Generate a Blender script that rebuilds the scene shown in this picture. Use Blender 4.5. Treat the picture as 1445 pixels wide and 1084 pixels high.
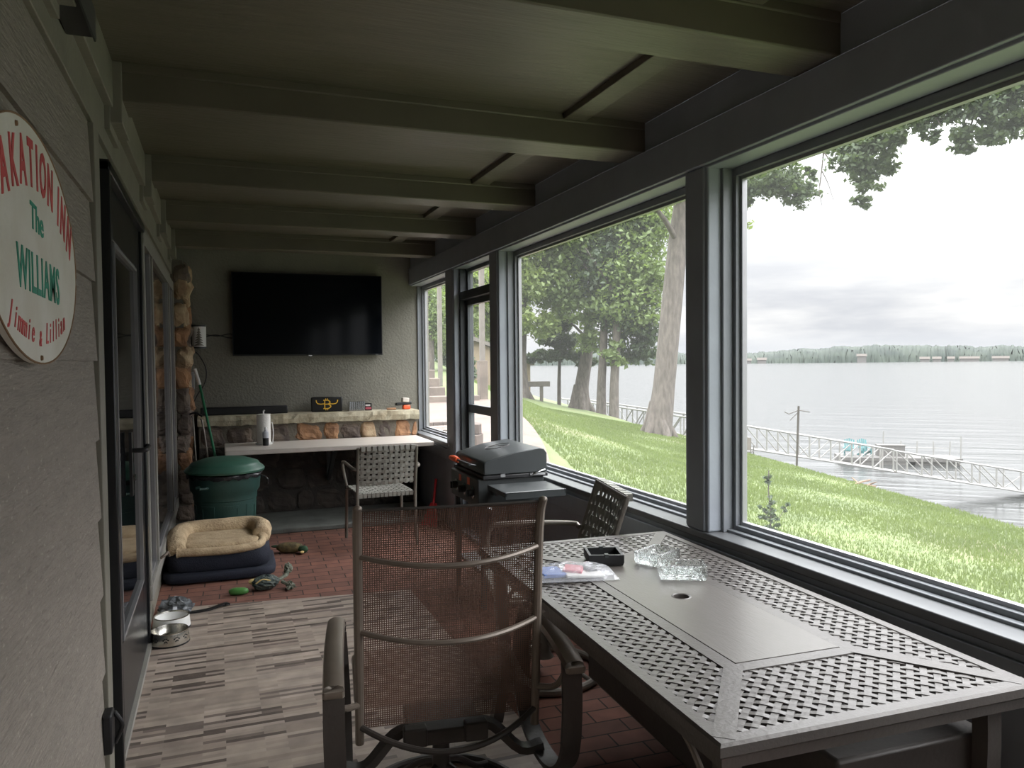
import bpy, bmesh, math, random
import numpy as np
from math import sin, cos, pi, radians, sqrt, atan2, tan
from mathutils import Vector, Matrix, Euler
random.seed(7); RNG = np.random.default_rng(11)
SC = bpy.context.scene; COL = SC.collection
for o in list(bpy.data.objects): bpy.data.objects.remove(o)

# ---------------------------------------------------------------- camera
F_PX = 1085.0; W_PX = 1445; H_PX = 1084
YAW, PIT, ROL, EYE = radians(20.9), radians(-1.75), radians(0.55), 1.5
fw = Vector((sin(YAW)*cos(PIT), cos(YAW)*cos(PIT), sin(PIT)))
rt0 = Vector((cos(YAW), -sin(YAW), 0)); up0 = rt0.cross(fw)
rt = rt0*cos(ROL) - up0*sin(ROL); up = up0*cos(ROL) + rt0*sin(ROL)
cam = bpy.data.objects.new('camera', bpy.data.cameras.new('camera')); COL.objects.link(cam)
cam.data.sensor_fit = 'HORIZONTAL'; cam.data.sensor_width = 36.0
cam.data.lens = F_PX/W_PX*36.0; cam.data.clip_start = 0.02; cam.data.clip_end = 6000
cam.matrix_world = Matrix(((rt.x, up.x, -fw.x, 0), (rt.y, up.y, -fw.y, 0), (rt.z, up.z, -fw.z, EYE), (0, 0, 0, 1)))
SC.camera = cam
def P(px, py, d):
    """a place in the world seen along a sight line, d metres away"""
    v = Vector((0, 0, EYE)) + d*(fw + rt*((px-W_PX/2)/F_PX) - up*((py-H_PX/2)/F_PX))
    return v

# ---------------------------------------------------------------- sky and light
SC.view_settings.view_transform = 'Standard'; SC.view_settings.look = 'None'
SC.view_settings.gamma = 1; SC.view_settings.use_curve_mapping = False
SC.view_settings.exposure = 0.2
wd = bpy.data.worlds.new('sky'); SC.world = wd; wd.use_nodes = True
nt = wd.node_tree; nt.nodes.clear()
def N(nt, t, **k):
    n = nt.nodes.new(t)
    for a, b in k.items(): setattr(n, a, b)
    return n
out = N(nt, 'ShaderNodeOutputWorld'); bg = N(nt, 'ShaderNodeBackground')
tc = N(nt, 'ShaderNodeTexCoord'); sep = N(nt, 'ShaderNodeSeparateXYZ')
nt.links.new(tc.outputs['Generated'], sep.inputs[0])
mp = N(nt, 'ShaderNodeMapping'); mp.inputs['Scale'].default_value = (2.8, 2.8, 15.0); mp.inputs['Location'].default_value = (.4, .2, 0)
nt.links.new(tc.outputs['Generated'], mp.inputs['Vector'])
nz = N(nt, 'ShaderNodeTexNoise'); nz.inputs['Scale'].default_value = 1.3; nz.inputs['Detail'].default_value = 6
nz.inputs['Roughness'].default_value = 0.55
nt.links.new(mp.outputs[0], nz.inputs['Vector'])
cr = N(nt, 'ShaderNodeValToRGB'); cr.color_ramp.elements[0].position = 0.40; cr.color_ramp.elements[1].position = 0.58
cr.color_ramp.elements[0].color = (0.70, 0.72, 0.77, 1); cr.color_ramp.elements[1].color = (1.0, 1.0, 1.0, 1)
nt.links.new(nz.outputs['Fac'], cr.inputs[0])
# clouds are even and bright overhead, streaky near the horizon
rmp = N(nt, 'ShaderNodeMapRange'); rmp.inputs[1].default_value = 0.06; rmp.inputs[2].default_value = 0.24
nt.links.new(sep.outputs[2], rmp.inputs[0])
mx = N(nt, 'ShaderNodeMix', data_type='RGBA'); mx.inputs['B'].default_value = (1.25, 1.27, 1.30, 1)
nt.links.new(rmp.outputs[0], mx.inputs['Factor']); nt.links.new(cr.outputs[0], mx.inputs['A'])
hz = N(nt, 'ShaderNodeMapRange'); hz.inputs[1].default_value = 0.0; hz.inputs[2].default_value = 0.035
nt.links.new(sep.outputs[2], hz.inputs[0])
mx2 = N(nt, 'ShaderNodeMix', data_type='RGBA'); mx2.inputs['A'].default_value = (0.84, 0.87, 0.92, 1)
nt.links.new(hz.outputs[0], mx2.inputs['Factor']); nt.links.new(mx.outputs['Result'], mx2.inputs['B'])
# an overcast sky is far brighter overhead than at the horizon
zr = N(nt, 'ShaderNodeMapRange'); zr.interpolation_type = 'SMOOTHSTEP'; zr.inputs[1].default_value = 0.15; zr.inputs[2].default_value = 0.50
zr.inputs[3].default_value = 0.92; zr.inputs[4].default_value = 6.4
nt.links.new(sep.outputs[2], zr.inputs[0]); nt.links.new(zr.outputs[0], bg.inputs['Strength'])
nt.links.new(mx2.outputs['Result'], bg.inputs['Color'])
nt.links.new(bg.outputs[0], out.inputs[0])
sun = bpy.data.objects.new('sun', bpy.data.lights.new('sun', 'SUN')); COL.objects.link(sun)
sun.data.energy = 0.8; sun.data.angle = radians(40); sun.data.color = (1, 0.98, 0.94)
sun.rotation_euler = Euler((radians(38), 0, radians(75)))   # veiled sun high over the lake
sun.location = (30, 0, 30)

# ---------------------------------------------------------------- materials
def mat(name, col, rough=0.6, metal=0.0, var=0.0, vscale=8.0, bump=0.0, bscale=60.0, spec=0.5, col2=None, stretch=None, trans=0.0, detail=4):
    m = bpy.data.materials.new(name); m.use_nodes = True; t = m.node_tree
    b = t.nodes['Principled BSDF']; b.inputs['Base Color'].default_value = (*col, 1)
    b.inputs['Roughness'].default_value = rough; b.inputs['Metallic'].default_value = metal
    b.inputs['Specular IOR Level'].default_value = spec
    c = N(t, 'ShaderNodeTexCoord'); mpn = N(t, 'ShaderNodeMapping')
    t.links.new(c.outputs['Object'], mpn.inputs[0])
    if stretch: mpn.inputs['Scale'].default_value = stretch
    n = N(t, 'ShaderNodeTexNoise'); n.inputs['Scale'].default_value = vscale; n.inputs['Detail'].default_value = detail
    t.links.new(mpn.outputs[0], n.inputs['Vector'])
    if col2 is None: col2 = tuple(max(0, x*(1-var)) for x in col); c1 = tuple(min(1, x*(1+var)) for x in col)
    else: c1 = col
    r = N(t, 'ShaderNodeValToRGB'); r.color_ramp.elements[0].position = 0.35; r.color_ramp.elements[1].position = 0.65
    r.color_ramp.elements[0].color = (*col2, 1); r.color_ramp.elements[1].color = (*c1, 1)
    t.links.new(n.outputs['Fac'], r.inputs[0]); t.links.new(r.outputs[0], b.inputs['Base Color'])
    if bump:
        n2 = N(t, 'ShaderNodeTexNoise'); n2.inputs['Scale'].default_value = bscale; n2.inputs['Detail'].default_value = 5
        t.links.new(mpn.outputs[0], n2.inputs['Vector'])
        bp = N(t, 'ShaderNodeBump'); bp.inputs['Strength'].default_value = min(1, bump); bp.inputs['Distance'].default_value = 0.01
        t.links.new(n2.outputs['Fac'], bp.inputs['Height']); t.links.new(bp.outputs[0], b.inputs['Normal'])
    if trans: b.inputs['Transmission Weight'].default_value = trans
    return m
def mix_transparent(m, fac):
    t = m.node_tree; b = t.nodes['Principled BSDF']; o = [x for x in t.nodes if x.type == 'OUTPUT_MATERIAL'][0]
    tr = N(t, 'ShaderNodeBsdfTransparent'); mxs = N(t, 'ShaderNodeMixShader')
    t.links.new(tr.outputs[0], mxs.inputs[1]); t.links.new(b.outputs[0], mxs.inputs[2]); t.links.new(mxs.outputs[0], o.inputs[0])
    if isinstance(fac, float): mxs.inputs[0].default_value = fac
    else: t.links.new(fac, mxs.inputs[0])
    return m
def leafmat(name, a, b_):
    m = mat(name, a, 0.55, col2=b_, vscale=0.9); t = m.node_tree; b = t.nodes['Principled BSDF']
    o = [x for x in t.nodes if x.type == 'OUTPUT_MATERIAL'][0]
    tl = N(t, 'ShaderNodeBsdfTranslucent'); tl.inputs[0].default_value = (min(1, a[0]*1.5), min(1, a[1]*1.6), a[2]*0.8, 1)
    mxs = N(t, 'ShaderNodeMixShader'); mxs.inputs[0].default_value = 0.3
    t.links.new(b.outputs[0], mxs.inputs[1]); t.links.new(tl.outputs[0], mxs.inputs[2]); t.links.new(mxs.outputs[0], o.inputs[0])
    return m
M = {}
M['siding'] = mat('painted_siding', (0.285, 0.25, 0.215), 0.5, col2=(0.24, 0.213, 0.182), vscale=5, bump=0.8, bscale=16, stretch=(1, 1.0, 7.0))
M['paint'] = mat('olive_grey_paint', (0.215, 0.203, 0.165), 0.5, var=0.07, vscale=6, bump=0.25, bscale=40)
M['ceil'] = mat('ceiling_paint', (0.132, 0.118, 0.088), 0.42, var=0.08, vscale=3, bump=0.3, bscale=9, stretch=(1, 8, 1))
M['stucco'] = mat('textured_wall_paint', (0.20, 0.192, 0.16), 0.75, var=0.06, vscale=4, bump=0.8, bscale=45)
M['frame'] = mat('dark_frame_paint', (0.20, 0.213, 0.23), 0.4, var=0.06, vscale=5, bump=0.08, bscale=30)  # dark frame colour lifted and blued to carry the lens glare
M['doorpaint'] = mat('dark_door_paint', (0.06, 0.068, 0.075), 0.4, var=0.06)
M['beampaint'] = mat('blue_grey_post_paint', (0.29, 0.315, 0.35), 0.5, var=0.05, vscale=5, bump=0.08, bscale=30)  # bluish lens glare over header and posts is mixed into this colour
M['sillmetal'] = mat('sill_paint', (0.12, 0.125, 0.13), 0.35, var=0.08, vscale=9)
M['alu'] = mat('aluminium_track', (0.36, 0.36, 0.37), 0.38, metal=0.6, var=0.05)
M['blackdoor'] = mat('black_door_paint', (0.012, 0.013, 0.015), 0.28, var=0.1)
M['darkglass'] = mat('dark_glass', (0.006, 0.007, 0.008), 0.04, var=0.0, spec=0.8)
M['greytrim'] = mat('window_trim_paint', (0.26, 0.25, 0.225), 0.5, var=0.06, bump=0.1)
M['tv'] = mat('tv_screen', (0.003, 0.004, 0.006), 0.10, spec=0.22)
M['black'] = mat('black_plastic', (0.012, 0.012, 0.013), 0.45, var=0.15)
M['blackmetal'] = mat('black_powder_coat', (0.042, 0.047, 0.048), 0.38, var=0.1, bump=0.05, bscale=200)
M['chrome'] = mat('chrome', (0.6, 0.6, 0.6), 0.18, metal=1.0, var=0.05)
M['white'] = mat('white_plastic', (0.75, 0.75, 0.73), 0.5, var=0.04)
M['paper'] = mat('paper_towel', (0.78, 0.76, 0.72), 0.9, var=0.04, bump=0.3, bscale=90)
M['desk'] = mat('pale_laminate', (0.60, 0.55, 0.50), 0.4, col2=(0.52, 0.47, 0.42), vscale=7, stretch=(1, 9, 1))
M['ledge'] = mat('mossy_limestone', (0.46, 0.42, 0.31), 0.9, col2=(0.33, 0.28, 0.19), vscale=9, bump=1.0, bscale=25)
M['mortar'] = mat('stone_mortar', (0.17, 0.15, 0.12), 0.95, var=0.15, bump=0.8, bscale=40)
M['stone_a'] = mat('orange_sandstone', (0.42, 0.23, 0.12), 0.9, col2=(0.22, 0.12, 0.07), vscale=9, bump=1.0, bscale=22)
M['stone_b'] = mat('tan_sandstone', (0.52, 0.40, 0.26), 0.9, col2=(0.30, 0.19, 0.11), vscale=8, bump=1.0, bscale=22)
M['stone_c'] = mat('grey_brown_fieldstone', (0.20, 0.155, 0.12), 0.9, col2=(0.10, 0.08, 0.07), vscale=9, bump=1.0, bscale=22)
M['stone_d'] = mat('dark_fieldstone', (0.085, 0.07, 0.06), 0.95, col2=(0.045, 0.038, 0.034), vscale=9, bump=1.0, bscale=22)  # fieldstone with the shade under the counter put into its colour
M['mortar_d'] = mat('dark_old_mortar', (0.05, 0.045, 0.04), 0.95, var=0.15, bump=0.8, bscale=40)  # mortar darkened to paint in the shade below the counter
M['concrete'] = mat('concrete_slab', (0.17, 0.18, 0.165), 0.8, col2=(0.11, 0.115, 0.105), vscale=5, bump=0.4)
M['green'] = mat('green_bin_plastic', (0.020, 0.062, 0.053), 0.5, var=0.12, bump=0.08, bscale=90)
M['greenlid'] = mat('green_lid_plastic', (0.045, 0.125, 0.088), 0.45, var=0.12)
M['bag'] = mat('black_bin_bag', (0.02, 0.02, 0.022), 0.22, var=0.1, bump=0.6, bscale=25)
M['navy'] = mat('navy_canvas', (0.010, 0.013, 0.025), 0.85, var=0.15, bump=0.4, bscale=120)
M['fleece'] = mat('tan_fleece', (0.56, 0.43, 0.27), 0.95, col2=(0.42, 0.31, 0.19), vscale=14, bump=0.9, bscale=70)
M['steel'] = mat('brushed_steel', (0.55, 0.53, 0.48), 0.27, metal=1.0, var=0.07)
M['strap'] = mat('grey_vinyl_strap', (0.25, 0.245, 0.215), 0.5, var=0.08)
M['bronze'] = mat('bronze_tube', (0.20, 0.165, 0.135), 0.34, metal=0.3, var=0.1)
M['chairdark'] = mat('dark_bronze_cast', (0.055, 0.047, 0.042), 0.42, metal=0.2, var=0.12, bump=0.1)
M['tubegrey'] = mat('grey_brown_tube', (0.19, 0.17, 0.145), 0.35, metal=0.35, var=0.08)
M['table'] = mat('cast_table_paint', (0.1056, 0.0954, 0.0875), 0.36, metal=0.15, col2=(0.0899, 0.0806, 0.0743), vscale=6, bump=0.12, bscale=80)
M['tablepanel'] = mat('burner_cover_paint', (0.1173, 0.1063, 0.0954), 0.33, metal=0.15, col2=(0.125, 0.113, 0.102), vscale=4, stretch=(5, 1, 1), bump=0.08, bscale=30)
M['red'] = mat('red_plastic', (0.45, 0.02, 0.025), 0.4, var=0.1)
M['orange'] = mat('orange_rubber', (0.75, 0.11, 0.035), 0.4, var=0.06)
M['gold'] = mat('yellow_gold_print', (0.85, 0.52, 0.06), 0.5, var=0.04)
M['green_paint'] = mat('green_lettering', (0.03, 0.30, 0.20), 0.6, var=0.1)
M['red_paint'] = mat('red_lettering', (0.55, 0.07, 0.07), 0.6, var=0.15)
M['signwhite'] = mat('weathered_white_board', (0.74, 0.72, 0.65), 0.6, col2=(0.66, 0.63, 0.54), vscale=7, bump=0.2)
M['rust'] = mat('rust', (0.25, 0.15, 0.08), 0.8)
M['bluebag'] = mat('blue_print', (0.08, 0.16, 0.45), 0.4); M['pinkbag'] = mat('red_print', (0.55, 0.12, 0.16), 0.4)
M['broomgreen'] = mat('green_broom_handle', (0.02, 0.16, 0.075), 0.35)
M['toygreen'] = mat('green_rubber_toy', (0.07, 0.22, 0.05), 0.5, var=0.1)
M['duck'] = mat('mottled_plush', (0.16, 0.12, 0.05), 0.95, col2=(0.07, 0.055, 0.03), vscale=25, bump=0.5)
M['duckhead'] = mat('dark_green_plush', (0.03, 0.07, 0.035), 0.9, var=0.2)
M['bill'] = mat('pale_yellow_felt', (0.62, 0.47, 0.2), 0.8)
M['rope'] = mat('grey_green_rope', (0.24, 0.25, 0.2), 0.95, col2=(0.10, 0.12, 0.09), vscale=30, bump=0.6)
M['netting'] = mat('dark_teal_rope_ball', (0.02, 0.035, 0.04), 0.7, col2=(0.10, 0.12, 0.10), vscale=60, bump=0.6)
M['bark'] = mat('oak_bark', (0.1232, 0.1062, 0.0918), 0.95, col2=(0.0765, 0.0646, 0.0561), vscale=3.2, bump=1.0, bscale=9, stretch=(3, 3, 0.8))
M['leaf_a'] = leafmat('leaf_mid_green', (0.17, 0.225, 0.085), (0.11, 0.155, 0.06))
M['leaf_b'] = leafmat('leaf_light_green', (0.22, 0.275, 0.10), (0.145, 0.19, 0.07))
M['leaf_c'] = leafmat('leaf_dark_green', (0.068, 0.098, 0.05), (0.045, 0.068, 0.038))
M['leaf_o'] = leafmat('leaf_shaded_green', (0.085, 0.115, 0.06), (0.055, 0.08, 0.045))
M['pathmat'] = mat('tan_concrete_path', (0.1403, 0.1037, 0.085), 0.9, col2=(0.1062, 0.079, 0.0646), vscale=2.5, bump=0.3)
M['block'] = mat('retaining_block', (0.115, 0.088, 0.072), 0.95, col2=(0.075, 0.058, 0.05), vscale=3, bump=0.8, bscale=20)
M['step'] = mat('weathered_step_stone', (0.15, 0.122, 0.10), 0.95, col2=(0.10, 0.082, 0.068), vscale=3, bump=0.6, bscale=15)
M['gravel'] = mat('mixed_river_gravel', (0.19, 0.155, 0.125), 0.95, col2=(0.07, 0.052, 0.042), vscale=9, bump=1.0, bscale=20)
M['palewood'] = mat('pale_weathered_timber', (0.136, 0.1215, 0.1062), 0.85, var=0.1, bump=0.3)
M['beige'] = mat('beige_house_siding', (0.21, 0.165, 0.11), 0.8, var=0.05)
M['roof'] = mat('brown_shingles', (0.07, 0.06, 0.052), 0.9, var=0.1)
M['galv'] = mat('galvanised_steel', (0.225, 0.2213, 0.21), 0.5, metal=0.2, var=0.06)
M['deckwood'] = mat('dock_decking', (0.085, 0.08, 0.075), 0.8, var=0.1)
M['teal'] = mat('teal_plastic', (0.02, 0.115, 0.12), 0.5)
M['hill'] = mat('distant_woods', (0.026, 0.036, 0.026), 0.95, col2=(0.012, 0.02, 0.016), vscale=0.035, detail=6)
M['housefar'] = mat('distant_house_wall', (0.11, 0.105, 0.10), 0.8)
M['mulch'] = mat('driftwood', (0.17, 0.115, 0.08), 0.95, var=0.3, vscale=3, bump=0.6)
M['eave'] = mat('pale_grey_eave_paint', (0.30, 0.30, 0.28), 0.7, var=0.05)
# insect screen: a fine grey mesh, mostly open
M['screen'] = mix_transparent(mat('insect_screen', (0.42, 0.42, 0.42), 0.8), 0.125)
_t = M['screen'].node_tree; _tl = N(_t, 'ShaderNodeBsdfTranslucent'); _tl.inputs[0].default_value = (0.42, 0.42, 0.42, 1)
_a = N(_t, 'ShaderNodeMixShader'); _a.inputs[0].default_value = 0.6
_m = [x for x in _t.nodes if x.type == 'MIX_SHADER' and x is not _a and x.inputs[2].links and x.inputs[2].links[0].from_node.type == 'BSDF_PRINCIPLED'][0]
_t.links.new(_t.nodes['Principled BSDF'].outputs[0], _a.inputs[1]); _t.links.new(_tl.outputs[0], _a.inputs[2]); _t.links.new(_a.outputs[0], _m.inputs[2])
# glass pieces
def glass(name, tint, rough, ior=1.5, bump=0.0, bscale=60):
    m = bpy.data.materials.new(name); m.use_nodes = True; t = m.node_tree; b = t.nodes['Principled BSDF']
    b.inputs['Base Color'].default_value = (*tint, 1); b.inputs['Roughness'].default_value = rough
    b.inputs['Transmission Weight'].default_value = 1.0; b.inputs['IOR'].default_value = ior
    if bump:
        c = N(t, 'ShaderNodeTexCoord'); n2 = N(t, 'ShaderNodeTexVoronoi'); n2.inputs['Scale'].default_value = bscale
        t.links.new(c.outputs['Object'], n2.inputs['Vector'])
        bp = N(t, 'ShaderNodeBump'); bp.inputs['Strength'].default_value = bump; bp.inputs['Distance'].default_value = 0.004
        t.links.new(n2.outputs['Distance'], bp.inputs['Height']); t.links.new(bp.outputs[0], b.inputs['Normal'])
    return m
M['glass'] = glass('cut_glass', (0.93, 0.97, 0.96), 0.03, bump=0.9, bscale=110)
M['clearbag'] = mix_transparent(mat('clear_zip_bag', (0.85, 0.86, 0.9), 0.12, spec=1.0), 0.30)
# brick paving
def brickmat(name, c1, c2, mortar, bw, bh, msize, rough=0.85, rot=0.0, ramp=None, bumpd=0.004, offset=0.5):
    m = bpy.data.materials.new(name); m.use_nodes = True; t = m.node_tree; b = t.nodes['Principled BSDF']
    c = N(t, 'ShaderNodeTexCoord'); mpn = N(t, 'ShaderNodeMapping'); mpn.inputs['Rotation'].default_value = (0, 0, rot)
    t.links.new(c.outputs['Object'], mpn.inputs[0])
    br = N(t, 'ShaderNodeTexBrick'); br.inputs['Scale'].default_value = 1.0
    br.inputs['Color1'].default_value = (*c1, 1); br.inputs['Color2'].default_value = (*c2, 1); br.inputs['Mortar'].default_value = (*mortar, 1)
    br.inputs['Mortar Size'].default_value = msize; br.inputs['Brick Width'].default_value = bw; br.inputs['Row Height'].default_value = bh
    br.offset = offset; br.inputs['Mortar Smooth'].default_value = 0.2
    t.links.new(mpn.outputs[0], br.inputs['Vector'])
    n = N(t, 'ShaderNodeTexNoise'); n.inputs['Scale'].default_value = 9; n.inputs['Detail'].default_value = 6
    t.links.new(c.outputs['Object'], n.inputs['Vector'])
    cm = N(t, 'ShaderNodeMix', data_type='RGBA', blend_type='MULTIPLY'); cm.inputs['Factor'].default_value = 0.65
    src = br.outputs['Color']
    if ramp:
        rr = N(t, 'ShaderNodeValToRGB'); rr.color_ramp.interpolation = 'CONSTANT'
        els = rr.color_ramp.elements
        els[0].position = ramp[0][0]; els[0].color = (*ramp[0][1], 1); els[1].position = ramp[1][0]; els[1].color = (*ramp[1][1], 1)
        for p_, c_ in ramp[2:]:
            e = els.new(p_); e.color = (*c_, 1)
        t.links.new(src, rr.inputs[0]); src = rr.outputs[0]
    t.links.new(src, cm.inputs['A'])
    r2 = N(t, 'ShaderNodeValToRGB'); r2.color_ramp.elements[0].position = .3; r2.color_ramp.elements[1].position = .7
    r2.color_ramp.elements[0].color = (.6, .58, .56, 1); r2.color_ramp.elements[1].color = (1.1, 1.05, 1.0, 1)
    t.links.new(n.outputs['Fac'], r2.inputs[0]); t.links.new(r2.outputs[0], cm.inputs['B'])
    t.links.new(cm.outputs['Result'], b.inputs['Base Color']); b.inputs['Roughness'].default_value = rough
    bp = N(t, 'ShaderNodeBump'); bp.inputs['Strength'].default_value = 0.7; bp.inputs['Distance'].default_value = bumpd; bp.invert = True
    t.links.new(br.outputs['Fac'], bp.inputs['Height']); t.links.new(bp.outputs[0], b.inputs['Normal'])
    return m
M['brick'] = brickmat('red_brick_paving', (0.24, 0.105, 0.075), (0.17, 0.08, 0.06), (0.035, 0.022, 0.018), 0.205, 0.102, 0.004, rot=radians(2))
M['rug'] = brickmat('plank_print_vinyl', (0, 0, 0), (1, 1, 1), (0.45, 0.45, 0.45), 0.23, 0.024, 0.0001, rough=0.55, bumpd=0.0005, offset=0.37,
    ramp=[(0.0, (0.12, 0.095, 0.082)), (0.14, (0.32, 0.265, 0.225)), (0.34, (0.39, 0.33, 0.28)), (0.55, (0.34, 0.285, 0.245)), (0.75, (0.43, 0.365, 0.315)), (0.90, (0.19, 0.155, 0.135))])
# sling: an open weave of dark brown threads
def slingmat():
    m = mat('brown_sling_mesh', (0.15, 0.085, 0.06), 0.6, col2=(0.11, 0.065, 0.048), vscale=4); t = m.node_tree
    uv = N(t, 'ShaderNodeUVMap'); s = N(t, 'ShaderNodeSeparateXYZ'); t.links.new(uv.outputs[0], s.inputs[0])
    fs = []
    for k in (0, 1):
        a = N(t, 'ShaderNodeMath', operation='MULTIPLY'); a.inputs[1].default_value = 1/0.0068; t.links.new(s.outputs[k], a.inputs[0])
        f_ = N(t, 'ShaderNodeMath', operation='FRACT'); t.links.new(a.outputs[0], f_.inputs[0])
        g = N(t, 'ShaderNodeMath', operation='LESS_THAN'); g.inputs[1].default_value = 0.47; t.links.new(f_.outputs[0], g.inputs[0]); fs.append(g)
    mxx = N(t, 'ShaderNodeMath', operation='MAXIMUM'); t.links.new(fs[0].outputs[0], mxx.inputs[0]); t.links.new(fs[1].outputs[0], mxx.inputs[1])
    return mix_transparent(m, mxx.outputs[0])
M['sling'] = slingmat()
# lawn
def lawnmat():
    m = mat('lawn', (0.1038, 0.1352, 0.0409), 0.9, col2=(0.0692, 0.0956, 0.0283), vscale=0.9, bump=0.8, bscale=14, detail=8); t = m.node_tree; b = t.nodes['Principled BSDF']
    base = b.inputs['Base Color'].links[0].from_socket
    g = N(t, 'ShaderNodeNewGeometry')
    def layer(scale, lo, hi, col, src, tex='noise'):
        if tex == 'noise':
            n = N(t, 'ShaderNodeTexNoise'); n.inputs['Scale'].default_value = scale; n.inputs['Detail'].default_value = 5; o_ = n.outputs['Fac']
        else:
            n = N(t, 'ShaderNodeTexVoronoi'); n.inputs['Scale'].default_value = scale; o_ = n.outputs['Distance']
        t.links.new(g.outputs['Position'], n.inputs['Vector'])
        mr = N(t, 'ShaderNodeMapRange'); mr.inputs[1].default_value = lo; mr.inputs[2].default_value = hi; t.links.new(o_, mr.inputs[0])
        x = N(t, 'ShaderNodeMix', data_type='RGBA'); x.inputs['B'].default_value = (*col, 1)
        t.links.new(mr.outputs[0], x.inputs['Factor']); t.links.new(src, x.inputs['A'])
        return x.outputs['Result']
    s = layer(0.22, 0.58, 0.72, (0.1384, 0.1195, 0.0629), base)
    s = layer(2.2, 0.5, 0.75, (0.1164, 0.151, 0.0472), s)
    s = layer(4.5, 0.10, 0.02, (0.3108, 0.3404, 0.2442), s, 'v')      # clover heads
    t.links.new(s, b.inputs['Base Color'])
    return m
M['lawn'] = lawnmat()
M['blade'] = leafmat('grass_blade', (0.1069, 0.1397, 0.0415), (0.0692, 0.0956, 0.0283))
def watermat():
    m = bpy.data.materials.new('lake_water'); m.use_nodes = True; t = m.node_tree; b = t.nodes['Principled BSDF']
    b.inputs['Base Color'].default_value = (0.035, 0.037, 0.036, 1); b.inputs['Roughness'].default_value = 0.14; b.inputs['IOR'].default_value = 1.33
    g = N(t, 'ShaderNodeNewGeometry'); mpn = N(t, 'ShaderNodeMapping'); mpn.inputs['Scale'].default_value = (0.07, 0.32, 1)
    mr_ = N(t, 'ShaderNodeMapping'); mr_.inputs['Rotation'].default_value = (0, 0, radians(42))
    t.links.new(g.outputs['Position'], mr_.inputs[0]); t.links.new(mr_.outputs[0], mpn.inputs[0])
    n = N(t, 'ShaderNodeTexNoise'); n.inputs['Scale'].default_value = 1.0; n.inputs['Detail'].default_value = 7; n.inputs['Roughness'].default_value = .62
    t.links.new(mpn.outputs[0], n.inputs['Vector'])
    bp = N(t, 'ShaderNodeBump'); bp.inputs['Strength'].default_value = 0.6; bp.inputs['Distance'].default_value = 0.34
    t.links.new(n.outputs['Fac'], bp.inputs['Height']); t.links.new(bp.outputs[0], b.inputs['Normal'])
    return m
M['water'] = watermat()

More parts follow.
